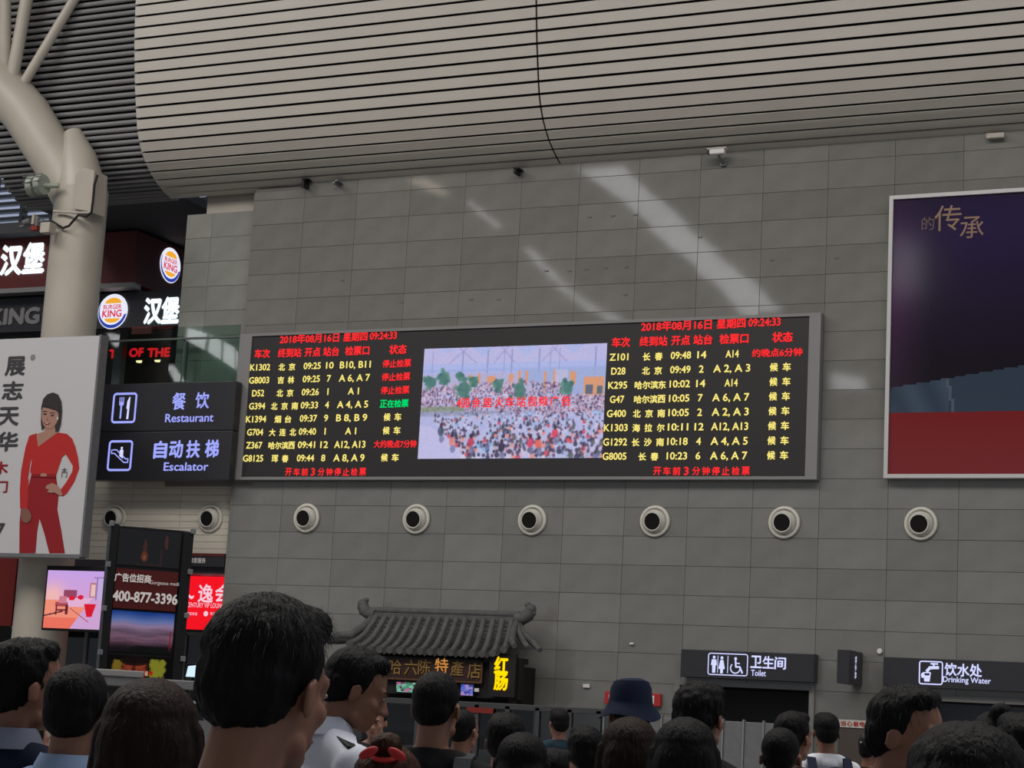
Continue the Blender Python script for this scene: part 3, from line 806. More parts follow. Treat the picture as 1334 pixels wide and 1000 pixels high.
def cjk(s, x, z, c, pitch, h=0.165, w=0.165):
    n = len(s)
    for i, ch in enumerate(s):
        if ch != ' ': led(ch, x + (i - (n - 1) / 2) * pitch, z, h, c, w if ch not in '0123456789' else .105, 0.03)
rowsL = [('K1302', '北京', '09:25', '10', 'B10, B11', 's'), ('G8003', '吉林', '09:25', '7', 'A 6, A 7', 's'), ('D52', '北京', '09:26', '1', 'A 1', 's'), ('G394', '北京南', '09:33', '4', 'A 4, A 5', 'g'),
         ('K1394', '烟台', '09:37', '9', 'B 8, B 9', 'w'), ('G704', '大连北', '09:40', '1', 'A 1', 'w'), ('Z367', '哈尔滨西', '09:41', '12', 'A12, A13', '7'), ('G8125', '珲春', '09:44', '8', 'A 8, A 9', 'w')]
rowsR = [('Z101', '长春', '09:48', '14', 'A14', '6'), ('D28', '北京', '09:49', '2', 'A 2, A 3', 'w'), ('K295', '哈尔滨东', '10:02', '14', 'A14', 'w'), ('G47', '哈尔滨西', '10:05', '7', 'A 6, A 7', 'w'),
         ('G400', '北京南', '10:05', '2', 'A 2, A 3', 'w'), ('K1303', '海拉尔', '10:11', '12', 'A12, A13', 'w'), ('G1292', '长沙南', '10:18', '4', 'A 4, A 5', 'w'), ('G8005', '长春', '10:23', '6', 'A 6, A 7', 'w')]
H = 0.150
for dx, rows in ((0.0, rowsL), (8.485, rowsR)):
    led('2018年08月16日', -21.53 + dx, 9.512, 0.215, 'red', 1.50, 0.03); led('星期四', -20.38 + dx, 9.512, 0.205, 'red', 0.60, 0.035); led('09:24:33', -19.695 + dx, 9.514, 0.165, 'red', 0.66, 0.03)
    for s, x, w in (('车次', -22.70, .40), ('终到站', -22.00, .60), ('开点', -21.42, .40), ('站台', -20.955, .40), ('检票口', -20.31, .60), ('状态', -19.32, .42)):
        led(s, x + dx, 9.205, 0.21, 'red', w, 0.035)
    for i, (no, dest, tm, pl, gate, st) in enumerate(rows):
        z = 8.90 - 0.2895 * i
        led(no, -22.73 + dx, z, H, 'yellow', 0.103 * len(no), 0.02)
        if len(dest) == 2: cjk(dest, -22.045 + dx + (0.04 if dx else 0), z - 0.01, 'yellow', 0.26)
        elif len(dest) == 3: cjk(dest, -22.03 + dx, z - 0.01, 'yellow', 0.26)
        else: cjk(dest, -22.03 + dx, z - 0.01, 'yellow', 0.168)
        led(tm, -21.405 + dx, z, H, 'yellow', 0.43, 0.02)
        led(pl, -20.965 + dx, z, H, 'yellow', 0.19 if len(pl) > 1 else (None if pl == '1' else 0.10), 0.02)
        led(gate, -20.335 + dx, z - (0.012 if ',' in gate else 0), H + (0.03 if ',' in gate else 0), 'yellow', {3: 0.27, 8: 0.76}.get(len(gate), 0.3), 0.02)
        if st == 's': cjk('停止检票', -19.325 + dx, z, 'red', 0.172, 0.17, 0.17)
        elif st == 'g': cjk('正在检票', -19.325 + dx, z, 'green', 0.172, 0.17, 0.17)
        elif st == 'w': cjk('候车', -19.345 + dx, z, 'yellow', 0.26, 0.17, 0.165)
        elif st == '7': led('大约晚点7分钟', -19.24 + dx, z, 0.17, 'red', 1.02, 0.03)
        else: led('约晚点6分钟', -19.42 + dx, z, 0.17, 'red', 1.02, 0.03)
    cjk('开车前3分钟停止检票', -20.89 + dx, 6.572, 'red', 0.203, 0.17, 0.165)
# the crowd picture in the middle
W_, H_ = 280, 158
yy, xx = np.mgrid[0:H_, 0:W_]; u = xx / W_; v = yy / H_
img = np.zeros((H_, W_, 3)); img[:] = (0.74, 0.75, 0.93)
def blend(mask, col, a=1.0):
    img[mask] = img[mask] * (1 - a) + np.array(col) * a
m_ = v < 0.30; img[m_] = (0.71, 0.76, 0.96)
# tent roofs: light wedges hung between masts
for cx_, wd in ((0.02, .2), (0.22, .16), (0.45, .17), (0.70, .18), (0.95, .2)):
    blend((v < 0.14 - 0.0 * u) & (np.abs(u - cx_) < wd * (0.35 + v * 4)), (0.80, 0.77, 0.93), 0.7)
for cx_ in (0.05, .22, .36, .45, .49, .64, .70, .75, .94): blend((np.abs(u - cx_) < 0.0035) & (v > 0.02) & (v < 0.26), (0.52, 0.55, 0.78), 0.8)
for sx, k in ((.45, .5), (.45, -.5), (.72, .6), (.72, -.6), (.22, .7), (.22, -.7)): blend((np.abs((u - sx) - k * (v - .03)) < 0.004) & (v < .14), (0.60, 0.58, 0.80), .7)
blend((v > .19) & (v < .22), (.62, .70, .92), .6)
blend((v > 0.21) & (v < 0.46) & (u > .55), (0.62, 0.70, 0.88), .8)
blend((v > 0.23) & (v < 0.40) & (u <= .55), (0.74, 0.72, 0.86), .8)
rb = np.random.default_rng(3)
def blob(cx_, cy_, rx, ry, col, a=1.0, p=2.0):
    x0, x1 = int(max(0, (cx_ - rx) * W_ - 1)), int(min(W_, (cx_ + rx) * W_ + 2)); y0, y1 = int(max(0, (cy_ - ry) * H_ - 1)), int(min(H_, (cy_ + ry) * H_ + 2))
    if x1 <= x0 or y1 <= y0: return
    s = (slice(y0, y1), slice(x0, x1)); mk = ((u[s] - cx_) / rx) ** 2 + ((v[s] - cy_) / ry) ** 2 < 1
    sub = img[s]; sub[mk] = sub[mk] * (1 - a) + np.array(col) * a
def rect(x0, x1, y0, y1, col, a=1.0): blend((u >= x0) & (u < x1) & (v >= y0) & (v < y1), col, a)
for a in ((.26, .28, .25, .33), (.31, .325, .23, .33), (.36, .41, .26, .35), (.48, .505, .25, .36), (.53, .545, .22, .33), (.57, .585, .22, .32), (.67, .685, .23, .42), (.72, .735, .22, .42), (.81, .84, .24, .36), (.885, .99, .29, .45)):
    rect(*a, (0.93, 0.62, 0.42))
rect(.895, .935, .36, .44, (.35, .40, .45)); rect(.955, .985, .37, .44, (.32, .40, .42)); rect(.73, .80, .22, .33, (.80, .78, .90), .8)
for _ in range(2600):                      # far crowd
    cx_ = rb.random(); top = 0.36 - 0.10 * (0.55 - abs(cx_ - .5)) + (0.10 if cx_ > .82 else 0); cy_ = top + rb.random() ** 0.9 * (0.60 - top)
    col = [(.45, .33, .42), (.90, .84, .93), (.70, .52, .62), (.30, .24, .34), (.86, .66, .72), (.75, .74, .88)][rb.integers(6)]
    blob(cx_, cy_, 0.0045, 0.011, col, 0.85)
rect(0, .24, .53, .57, (.50, .58, .42), .8); rect(0, .5, .57, .62, (.58, .63, .75), .75)
for cx_, cy_, rx, ry in ((.04, .30, .04, .06), (.12, .27, .03, .06), (.21, .26, .02, .03), (.235, .38, .045, .10), (.29, .30, .018, .04), (.42, .34, .022, .05), (.545, .40, .04, .095), (.80, .38, .035, .07)):
    for _ in range(40): blob(cx_ + rb.normal() * rx * .42, cy_ + rb.normal() * ry * .42, .012, .02, [(.26, .48, .42), (.36, .58, .48), (.20, .38, .36)][rb.integers(3)], .85)
    blob(cx_, cy_, rx * .7, ry * .75, (.27, .47, .42), .8)
mk = (u < 0.30 - (v - .62) * .1) & (v > .70) & (v > .70 + (u - .05) * .9); blend(mk, (.80, .79, .95))
for row in range(11):                      # seat rows and seated people
    cy0 = .61 + row * .039; sc = 0.45 + row * .062
    for _ in range(46):
        cx_ = .06 + rb.random() * .96; cy_ = cy0 + (cx_ - .5) * -.05 * 0 + rb.normal() * .012
        if cx_ < .10 + row * .02: continue
        blob(cx_, cy_ + .02, .026 * sc, .028 * sc, (.76, .79, .94), .8)
    for _ in range(52):
        cx_ = .08 + rb.random() * .94; cy_ = cy0 + rb.normal() * .014
        if cx_ < .06 + row * .020 and row > 1: continue
        col = [(.88, .84, .95), (.20, .20, .30), (.82, .70, .80), (.90, .86, .94), (.84, .80, .92), (.42, .45, .62), (.35, .38, .36), (.55, .75, .92), (.95, .60, .55), (.72, .74, .90)][rb.integers(10)] if rb.random() < .93 else (.90, .28, .34)
        blob(cx_, cy_, .014 * sc, .026 * sc, col, .9); blob(cx_, cy_ - .032 * sc, .008 * sc, .016 * sc, [(.30, .24, .32), (.38, .30, .38), (.22, .20, .28)][rb.integers(3)], .9)
for cx_, cy_, c1 in ((.12, .75, (.25, .30, .36)), (.185, .84, (.95, .55, .50)), (.46, .90, (.14, .16, .24)), (.66, .87, (.96, .40, .30)), (.615, .86, (.92, .25, .38)), (.29, .85, (.85, .22, .30)), (.745, .78, (.90, .22, .30))):
    blob(cx_, cy_, .017, .045, c1, .9); blob(cx_, cy_ - .055, .009, .022, (.20, .15, .20), .95); blob(cx_ + .006, cy_ + .07, .014, .035, (.45, .47, .62), .8)
for cx_, cy_ in ((.60, .60), (.96, .60)): blob(cx_, cy_, .03, .018, (.62, .78, .95), .7)
img = img * .82 + np.array([.80, .78, .95]) * .16
img = (img * 2 + np.roll(img, 1, 0) + np.roll(img, -1, 0) + np.roll(img, 1, 1) + np.roll(img, -1, 1)) / 6 * rb.normal(1, .02, (H_, W_, 1))
PM_led = picmat('led_picture', 0.88)
px0, px1, pz0, pz1 = -18.682, -14.515, 6.843, 9.196
o = picture('picture', img, px0, px1, pz0, pz1, YT, PM_led, bd); o['label'] = 'bright picture of a large seated crowd on a square'
for s, x in zip(('400', '余', '座', '火', '车', '站', '视', '频', '广', '告'), (-17.69, -17.39, -17.13, -16.86, -16.62, -16.36, -16.11, -15.87, -15.62, -15.36)):
    lettering(s, (x, YT - 0.004, 8.02), 0.22, E_['red'], bd, 0.30 if s == '400' else 0.21, 0.02)

# ------------------------------------------------------------------ right billboard
bb = thing('advertising_billboard', 'large framed billboard, dark purple over a red band, hung at the right of the wall', 'billboard', (-5.6, 35.7, 6.42))
yb = 35.82
W_, H_ = 120, 150
yy, xx = np.mgrid[0:H_, 0:W_]; u = xx / W_; v = yy / H_
XB0, XB1, ZB0, ZB1 = -8.70, -2.6, 6.50, 11.84
zz = ZB1 - v * (ZB1 - ZB0); xw = XB0 + u * (XB1 - XB0)
img = np.zeros((H_, W_, 3)); img[:] = (0.105, 0.085, 0.12)
pur = np.clip(1 - np.abs(v - 0.12) * 2.0, 0, 1)[..., None] * np.clip(1.2 - np.abs(u - .30) * 2.2, 0, 1)[..., None]
img += pur * np.array([.055, .035, .13])
lf = np.clip((0.13 - u) / 0.13, 0, 1)[..., None] * np.clip(1 - np.abs(v - .35) * 1.8, 0, 1)[..., None]
img += lf * np.array([.15, .07, .13])
rr_ = np.random.default_rng(5)
edge = 8.17 + (xw - XB0) * 0.153
sil = zz < edge; img[sil] = (0.19, 0.235, 0.29)
fold = (np.sin(xw * 9 + zz * 4) * .5 + .5)[..., None] * np.array([.05, .055, .06]); img = np.where((sil & (xw < -7.6))[..., None], img + fold, img)
img[(sil) & (np.abs(xw + 7.62 - (8.25 - zz) * .2) < .03)] = (.30, .33, .38)
red = zz < 7.71; img[red] = (0.43, 0.115, 0.12)
PM_bb = picmat('printed_billboard', glow=False, rough=0.10)
picture('print', img * 1.12, XB0, XB1, ZB0, ZB1, yb, PM_bb, bb)
mb = MB(); t = .075
mb.box(XB0 - t, XB0, yb - .05, yb + .13, ZB0 - t, ZB1 + t); mb.box(XB1, XB1 + t, yb - .05, yb + .13, ZB0 - t, ZB1 + t)
mb.box(XB0, XB1, yb - .05, yb + .13, ZB1, ZB1 + t); mb.box(XB0, XB1, yb - .05, yb + .13, ZB0 - t, ZB0)
O(mb, 'frame', M['silver'], bb); O(MB().box(XB0, XB1, yb + .02, yb + .13, ZB0, ZB1), 'back_panel', M['blackplastic'], bb)
M['bbtext'] = mat('bronze_print', (0.25, 0.14, 0.085), 0.4, 0.4)
p = at(1235, 284, yb); lettering('传', (p.x, yb - .006, p.z), 0.50, M['bbtext'], bb)
p = at(1266, 296, yb); lettering('承', (p.x, yb - .006, p.z), 0.42, M['bbtext'], bb)
M['bbtext2'] = mat('dim_bronze_print', (0.12, 0.06, 0.045), 0.4, 0.4)
p = at(1209, 291, yb); lettering('的', (p.x, yb - .006, p.z), 0.26, M['bbtext2'], bb)

# ------------------------------------------------------------------ lit direction signs
def rrect(cx, cz, w, h, r, t, y, m, parent, name='pictogram_frame'):
    def loop(w, h, r):
        out = []
        for sx, sz, a in ((1, 1, 0), (-1, 1, 90), (-1, -1, 180), (1, -1, 270)):
            for i in range(6):
                q = math.radians(a + i * 18); out.append((cx + sx * (w / 2 - r) + r * math.cos(q), cz + sz * (h / 2 - r) + r * math.sin(q)))
        return out
    a, b = loop(w, h, r), loop(w - 2 * t, h - 2 * t, max(r - t, .004)); n = len(a); o = off(parent)
    me = bpy.data.meshes.new(name); me.from_pydata([(x - o.x, y - o.y, z - o.z) for x, z in a + b], [], [(i, (i + 1) % n, n + (i + 1) % n, n + i) for i in range(n)])
    me.materials.append(m); return link(name, me, parent)
def stroke(pts, w, y, m, parent, name='pictogram'):
    o = off(parent); vs = []; fs = []
    for i in range(len(pts) - 1):
        a, b = Vector(pts[i]), Vector(pts[i + 1]); d = (b - a).normalized(); n = Vector((-d.y, d.x)) * w / 2; a = a - d * w * .3; b = b + d * w * .3
        k = len(vs); vs += [a + n, a - n, b - n, b + n]; fs.append((k, k + 1, k + 2, k + 3))
    me = bpy.data.meshes.new(name); me.from_pydata([(q.x - o.x, y - o.y, q.y - o.z) for q in vs], [], fs); me.materials.append(m); return link(name, me, parent)
def multi(polys, y, m, parent, name='pictogram'):
    o = off(parent); vs = []; fs = []
    for pl in polys:
        k = len(vs); vs += [(x - o.x, y - o.y, z - o.z) for x, z in pl]; fs.append(tuple(range(k, k + len(pl))))
    me = bpy.data.meshes.new(name); me.from_pydata(vs, [], fs); me.materials.append(m); return link(name, me, parent)

# Restaurant / Escalator
ys = 35.5
x0, x1 = at(117, 560, ys).x, at(303, 560, ys).x; z0, z1 = at(112, 624.8, 35.5).z, at(123, 500.8, 35.5).z
sg = thing('direction_sign', 'dark lit sign with Restaurant over Escalator, fork and knife symbol on top', 'sign', ((x0 + x1) / 2, ys, z0))
O(MB().box(x0, x1, ys, ys + .24, z0, (z0 + z1) / 2 - .008), 'lower_panel', M['signblack'], sg, bevel=.01)
O(MB().box(x0, x1, ys, ys + .24, (z0 + z1) / 2 + .008, z1), 'upper_panel', M['signblack'], sg, bevel=.01)
O(MB().box(x0 - .18, x0 + .1, ys + .25, ys + .40, z0 + .03, z1 - .05), 'mounting_bracket', M['beige'], sg, bevel=.01)
def sp(cx, cy):                                # crop pixels of the sign -> metres
    q = at(110 + cx / 6.248, 480 + cy / 6.248, ys); return q.x, q.z
yp = ys - .006
c = sp(325, 320); rrect(c[0], c[1], .66, .70, .09, .05, yp, E_['blue'], sg)
fx, fz = sp(300, 318)
multi([[(fx - .022, fz - .25), (fx + .022, fz - .25), (fx + .022, fz + .05), (fx - .022, fz + .05)], [(fx - .055, fz + .05), (fx + .055, fz + .05), (fx + .065, fz + .13), (fx - .065, fz + .13)]] +
      [[(fx + k - .012, fz + .12), (fx + k + .012, fz + .12), (fx + k + .012, fz + .24), (fx + k - .012, fz + .24)] for k in (-.05, 0, .05)], yp, E_['blue'], sg)
kx, kz = sp(358, 318)
multi([[(kx - .03, kz - .26), (kx + .025, kz - .26), (kx + .035, kz + .24), (kx + .01, kz + .25), (kx - .04, kz + .14), (kx - .05, kz - .02), (kx - .02, kz - .03)]], yp, E_['blue2'], sg)
c = sp(290, 708); rrect(c[0], c[1], .66, .70, .09, .05, yp, E_['blue'], sg)
a = sp(232, 672); b = sp(262, 672); d_ = sp(328, 745); e = sp(345, 745)
stroke([(a[0], a[1] + .03), (b[0], b[1] + .03), (d_[0] + .02, d_[1] + .03), (e[0] + .03, e[1] + .03), (e[0] + .03, e[1] - .05), (d_[0] - .02, d_[1] - .05), (b[0] - .05, b[1] - .05), (a[0] - .03, a[1] - .05), (a[0] - .03, a[1] + .03)], .026, yp, E_['blue'], sg)
px_, pz_ = sp(303, 675)
multi([ell(px_, pz_ + .08, .03, .03, 14), [(px_ - .05, pz_ - .10), (px_ + .05, pz_ - .16), (px_ + .05, pz_ + .03), (px_, pz_ + .055), (px_ - .05, pz_ + .03)]], yp, E_['blue2'], sg)
for ch, cx_, cy_, h in (('餐', 772, 265, .39), ('饮', 962, 258, .37)):
    c = sp(cx_, cy_); lettering(ch, (c[0], yp, c[1]), h, E_['blue'], sg, .36, .018)
c = sp(855, 400); lettering('Restaurant', (c[0], yp, c[1]), .19, E_['blue'], sg, 1.27, .012)
for ch, cx_, cy_ in (('自', 620, 660), ('动', 748, 655), ('扶', 888, 655), ('梯', 1040, 650)):
    c = sp(cx_, cy_); lettering(ch, (c[0], yp, c[1]), .40, E_['blue'], sg, .36, .032)
c = sp(828, 797); lettering('Escalator', (c[0], yp, c[1]), .19, E_['blue'], sg, 1.17, .014)

# Toilet
yt = 35.72
q0 = at(887.5, 845, yt); q1 = at(1061, 852, yt); zt0 = at(886, 881, yt).z
sg = thing('toilet_sign', 'long dark Toilet sign with man, woman and wheelchair symbols over a doorway', 'sign', ((q0.x + q1.x) / 2, yt, zt0))
O(MB().box(q0.x, q1.x, yt, 35.99, zt0, q0.z), 'light_box', M['signblack'], sg, bevel=.008)
def tp(cx, cy):
    q = at(780 + cx / 4.447, 840 + cy / 4.447, yt); return q.x, q.z
yp = yt - .006
c = tp(748, 112); cz0 = c[1]; rrect(c[0], c[1], .80, .42, .05, .018, yp, E_['blue2'], sg)
for cx_, cy_, wom in ((668, 108, 0), (713, 112, 1)):
    x, z = tp(cx_, cy_)
    body = [(x - .045, z + .085), (x + .045, z + .085), (x + .06, z - .02), (x + .035, z - .03), (x + .03, z - .17), (x - .03, z - .17), (x - .035, z - .03), (x - .06, z - .02)] if not wom else \
           [(x - .03, z + .085), (x + .03, z + .085), (x + .065, z - .08), (x + .03, z - .09), (x + .025, z - .17), (x - .025, z - .17), (x - .03, z - .09), (x - .065, z - .08)]
    multi([ell(x, z + .125, .028, .03, 14), body], yp, E_['blue2'], sg)
x, z = tp(690, 110); stroke([(x, z + .16), (x, z - .16)], .012, yp, E_['blue2'], sg)
x, z = tp(748, 112); stroke([(x, z + .16), (x, z - .16)], .014, yp, E_['blue2'], sg)
x, z = tp(795, 120)
stroke(ell(x - .01, z - .045, .095, .095, 18, 2.4, 6.2), .022, yp, E_['blue2'], sg)
multi([ell(x - .01, z + .135, .028, .028, 14)], yp, E_['blue2'], sg)
stroke([(x - .01, z + .10), (x, z - .02), (x + .08, z - .02), (x + .13, z - .13)], .030, yp, E_['blue2'], sg)
stroke([(x, z + .05), (x + .07, z + .045)], .02, yp, E_['blue2'], sg)
for ch, cx_, cy_ in (('卫', 913, 97), ('生', 983, 100), ('间', 1052, 105)):
    x, z = tp(cx_, cy_); lettering(ch, (x, yp, z), .235, E_['blue2'], sg, .225, .02)
x, z = tp(926, 162); lettering('Toilet', (x, yp, z), .115, E_['blue2'], sg, .29, .01)

# Drinking Water
q0 = at(1151, 855, yt); zt0 = at(1151, 893, yt).z; xr = -4.9
sg = thing('drinking_water_sign', 'long dark Drinking Water sign with tap and cup symbol at the right', 'sign', (-7.0, yt, zt0))
O(MB().box(q0.x, xr, yt, 35.99, zt0, q0.z), 'light_box', M['signblack'], sg, bevel=.008)
def wp(cx, cy):
    q = at(1034 + cx / 4.447, 830 + cy / 4.447, yt); return q.x, q.z
x, z = wp(795, 205); rrect(x, z, .44, .43, .05, .022, yp, E_['blue2'], sg)
stroke([(x - .07, z + .03), (x - .02, z + .09), (x + .13, z + .10)], .055, yp, E_['blue2'], sg)
stroke([(x + .05, z + .10), (x + .05, z + .16)], .03, yp, E_['blue2'], sg); stroke([(x, z + .165), (x + .12, z + .165)], .028, yp, E_['blue2'], sg)
stroke([(x - .13, z - .0), (x - .11, z - .15), (x - .03, z - .15), (x - .01, z - .0), (x - .13, z)], .02, yp, E_['blue2'], sg)
multi([[(x - .12, z - .05), (x - .02, z - .05), (x - .035, z - .14), (x - .105, z - .14)], ell(x - .15, z - .05, .03, .05, 10)], yp, E_['blue2'], sg)
for ch, cx_, cy_ in (('饮', 910, 185), ('水', 983, 190), ('处', 1055, 192)):
    x, z = wp(cx_, cy_); lettering(ch, (x, yp, z), .235, E_['blue2'], sg, .225, .022)
x, z = wp(1003, 252); lettering('Drinking Water', (x, yp, z), .135, E_['blue2'], sg, .86, .012)

# small projecting sign between the two
a = at(1091, 843, 35.0); b = at(1107, 843, 35.0)
zt = 3.16; zb = 2.55
sg = thing('projecting_sign', 'small black box sign standing out edge-on from the wall between the two long signs', 'sign', ((a.x + b.x) / 2, 35.0, zb))
w_ = b.x - a.x
O(MB().box(a.x, b.x, 35.0, 35.96, zb, zt), 'light_box', M['signblack'], sg, bevel=.006)
o_ = lettering('饮水处', (0, 0, 0), .12, E_['blue2'], sg, .42, .02, frame=(Vector((0, 0, -1)), Vector((0, 1, 0))))
for vtx in o_.data.vertices:
    q = vtx.co + off(sg); vtx.co = Vector((b.x + .006, 35.45 + q.y * 1.0, 2.86 + q.z)) - off(sg)

# small wall plates and lamps
for (px, py, s, lab) in ((1146, 848, .05, 'small white round sensor on the wall left of the drinking water sign'), (823, 838, .04, 'small white square plate on the wall above the bucket hat'), (764, 893, .07, 'tiny white label on the wall left of the bucket hat')):
    p = at(px, py, 35.97)
    if s == .05: o = MB().lathe([(0, .03), (.045, .028), (.055, .0)], 16, Matrix.Translation(p) @ Matrix.Rotation(PI / 2, 4, 'X')).build('wall_sensor', M['p_white'], None, True)
    else: o = MB().box(p.x - s, p.x + s, 35.95, 35.99, p.z - s * .5, p.z + s * .5).build('wall_plate', M['p_white'], None, bevel=.004)
    tag(o, lab, 'wall fitting')
# red notice behind the hat
p0 = at(788, 900, 35.9); p1 = at(860, 920, 35.9)
nb = thing('red_notice_board', 'red notice board on the wall behind the person in the navy bucket hat', 'notice board', ((p0.x + p1.x) / 2, 35.9, p1.z))
O(MB().box(p0.x, p1.x, 35.9, 35.98, p1.z, p0.z), 'panel', mat('bright_red_board', (0.42, 0.03, 0.03), 0.5, 0.3), nb, bevel=.006)
O(MB().box(p0.x + .09, p0.x + .15, 35.893, 35.9, p1.z + .06, p0.z - .06), 'white_band', M['p_white'], nb); O(MB().box(p1.x - .19, p1.x - .13, 35.893, 35.9, p1.z + .04, p0.z - .04), 'white_band', M['p_white'], nb)
# notice board beside the young man with the backpack
p0 = at(1093, 938, 35.9); p1 = at(1127, 990, 35.9)
nb = thing('notice_panel', 'brown panel with a white strip of red characters, right of the backpacker', 'notice board', ((p0.x + p1.x) / 2, 35.85, 0.9))
O(MB().box(p0.x, p1.x, 35.86, 35.98, 0.9, p0.z), 'panel', mat('brown_panel', (0.075, 0.06, 0.055), 0.5, 0.3), nb, bevel=.006)
O(MB().box(p0.x, p1.x + .03, 35.84, 35.86, p0.z - .12, p0.z + .02), 'white_strip', M['white'], nb)
for i, ch in enumerate('当心触电'): lettering(ch, (p0.x + .10 + i * .12, 35.835, p0.z - .05), .10, M['p_red'], nb, .10, .02)
O(MB().box(p1.x, p1.x + .03, 35.85, 35.98, 1.3, p0.z + .02), 'edge_strip', M['white'], nb)

# ------------------------------------------------------------------ cctv camera, fixtures and brackets at the top of the wall
p = at(937, 201, 35.7)
cc = thing('security_camera', 'small white security camera on a dark arm at the top of the wall', 'camera', tuple(p))
MB().tube([(0.0, .28, -.10), (0.0, .16, -.10), (-.03, .05, .0)], [.035, .03, .03], 10).build('arm', M['steel'], cc, True)
MB().box(-.06, .06, .24, .29, -.17, -.03).build('wall_plate', M['steel'], cc, bevel=.01)
MB().box(-.20, .12, -.06, .06, .0, .11).build('housing', M['p_white'], cc, bevel=.02)
MB().box(-.24, .16, -.075, .075, .105, .125).build('sunshield', M['p_white'], cc, bevel=.005)
MB().tube([(-.20, 0, .05), (-.235, 0, .045)], [.045, .04], 14).build('lens', M['blackplastic'], cc, True)
p = at(1297, 177, 35.9)
o = MB().box(-.17, .17, -.05, .06, -.05, .05).build('junction_box', M['beige'], None, bevel=.01); o.location = p
tag(o, 'small beige junction box at the top of the wall above the billboard', 'wall fitting')
for px, py, h, lab in ((395, 238, .20, 'small dark metal bracket under the soffit at the left end of the wall'), (671, 222, .12, 'short dark bracket at the top of the wall left of the seam'), (435, 237, .08, 'thin grey bracket beside the dark one at the wall top')):
    p = at(px, py, 35.75)
    br = tag(MB().box(-.03, .03, -.02, .22, -h / 2, h / 2).add([(-.03, -.02, h / 2), (.10, -.02, h / 2), (.10, .22, h / 2), (-.03, .22, h / 2), (-.03, -.02, h / 2 - .03), (.10, -.02, h / 2 - .03), (.10, .22, h / 2 - .03), (-.03, .22, h / 2 - .03)],
        [(0, 1, 2, 3), (7, 6, 5, 4), (0, 4, 5, 1), (1, 5, 6, 2), (2, 6, 7, 3), (3, 7, 4, 0)]).build('soffit_bracket', M['blackplastic'] if h > .1 else M['steel'], None, bevel=.004), lab, 'bracket')
    br.location = p

# ------------------------------------------------------------------ tree column at the left
yc = 34.5
cxx = at(92.5, 400, yc).x
col = thing('tree_column', 'tall cream steel column branching at the top into a thick arm and thin struts', 'column', (cxx, yc, 0))
R_ = .60
def L(px, py, Y=yc): return at(px, py, Y) - Vector((cxx, yc, 0))
ztop = at(92, 300, yc).z
MB().lathe([(R_, 0), (R_, 3), (R_, 6), (R_, 9), (R_, ztop + .9)], 40).build('shaft', M['column'], col, True)
MB().tube([Vector((0, 0, ztop - .4)), Vector((0, 0, ztop + .9)), L(104, 205) + Vector((-.05, 0, 0)), L(95, 172)], [R_ * .99, R_ * .97, .42, .20], 32).build('upper_shaft', M['column'], col, True)
MB().tube([L(98, 262), L(80, 222), L(34, 148, 34.2), L(-30, 76, 33.9), L(-120, -20, 33.5)], [.48, .54, .56, .55, .50], 36).build('arm', M['column'], col, True)
MB().tube([L(20, 112, 34.1), L(62, -40, 34.6), L(175, -260, 35)], [.14, .15, .13], 16).build('strut', M['column'], col, True) if False else None
for a, b, r0 in (((24, 120, 34.0), (101, -8, 34.2), .115), ((14, 112, 33.9), (36, -8, 33.9), .15), ((6, 100, 33.9), (7, -8, 33.7), .14)):
    A_, B_ = L(*a), L(*b); B_ = A_ + (B_ - A_) * 2.2
    MB().tube([A_, A_.lerp(B_, .04), B_], [r0 * .8, r0, r0 * .95], 18).build('strut', M['column'], col, True)
pl = [L(96, 272, 33.86), L(98, 228, 33.86), L(108, 218, 33.86), L(123, 222, 33.86), L(119, 276, 33.86)]
mb = MB(); n = len(pl); mb.v = [tuple(p) for p in pl] + [tuple(p + Vector((0, .5, 0))) for p in pl]; mb.f = [tuple(range(n)), tuple(range(2 * n - 1, n - 1, -1))] + [(i, (i + 1) % n, n + (i + 1) % n, n + i) for i in range(n)]
mb.build('gusset_plate', M['beige'], col, bevel=.01)
mb = MB().tube([L(104, 246, 34.9), L(120, 262, 35.2), L(133, 276, 35.3)], [.34, .26, .10], 16); mb.build('bracket_flare', M['column'], col, True)
cb = MB().tube([L(127, 228, 33.85), L(123, 240, 33.82), L(121, 262, 33.82), L(119, 277, 33.83), L(112, 282, 33.8), L(102, 280, 33.8), L(96, 287, 33.8), L(90, 294, 33.8), L(82, 297, 33.8), L(74, 292, 33.8), L(68, 288, 33.8)], .028, 8)
cb.build('cable', M['cable'], col, True)
MB().tube([L(70, 275, 33.8), L(98, 277, 33.8), L(119, 277, 33.85)], .03, 8).build('conduit', M['beige'], col, True)
# lamps, box and small camera clamped to the column
p = at(50, 242, 33.6)
fl = thing('floodlight', 'pale green double floodlight fixed to the left of the column arm', 'lamp', tuple(p))
MB().tube([(-.20, 0, .0), (-.06, 0, .0)], [.24, .22], 20).build('housing', M['flood'], fl, True)
MB().tube([(.03, 0, .02), (.16, 0, .02)], [.25, .23], 20).build('housing', M['flood'], fl, True)
for k in (-.10, .04, .18): MB().tube([(-.26, -.24, k - .03), (.28, -.24, k + .02)], .012, 6).build('guard_rail', M['steel'], fl, True)
MB().tube([(.1, 0, 0), (.45, .15, .02)], .06, 10).build('bracket', M['flood'], fl, True)
p = at(61, 297, 33.6)
jb = tag(MB().box(-.13, .13, -.08, .15, -.12, .12).build('junction_box', M['beige'], None, bevel=.015), 'cream junction box on the column below the black cable', 'electrical box'); jb.location = p
p = at(38, 292, 33.7)
sc_ = thing('speaker_bracket', 'dark pipe fittings and small camera sticking out left of the column', 'camera', tuple(p))
MB().tube([(-.25, 0, -.05), (.0, 0, .0), (.40, 0, .06)], [.03, .035, .03], 10).build('pipe', M['steel'], sc_, True)
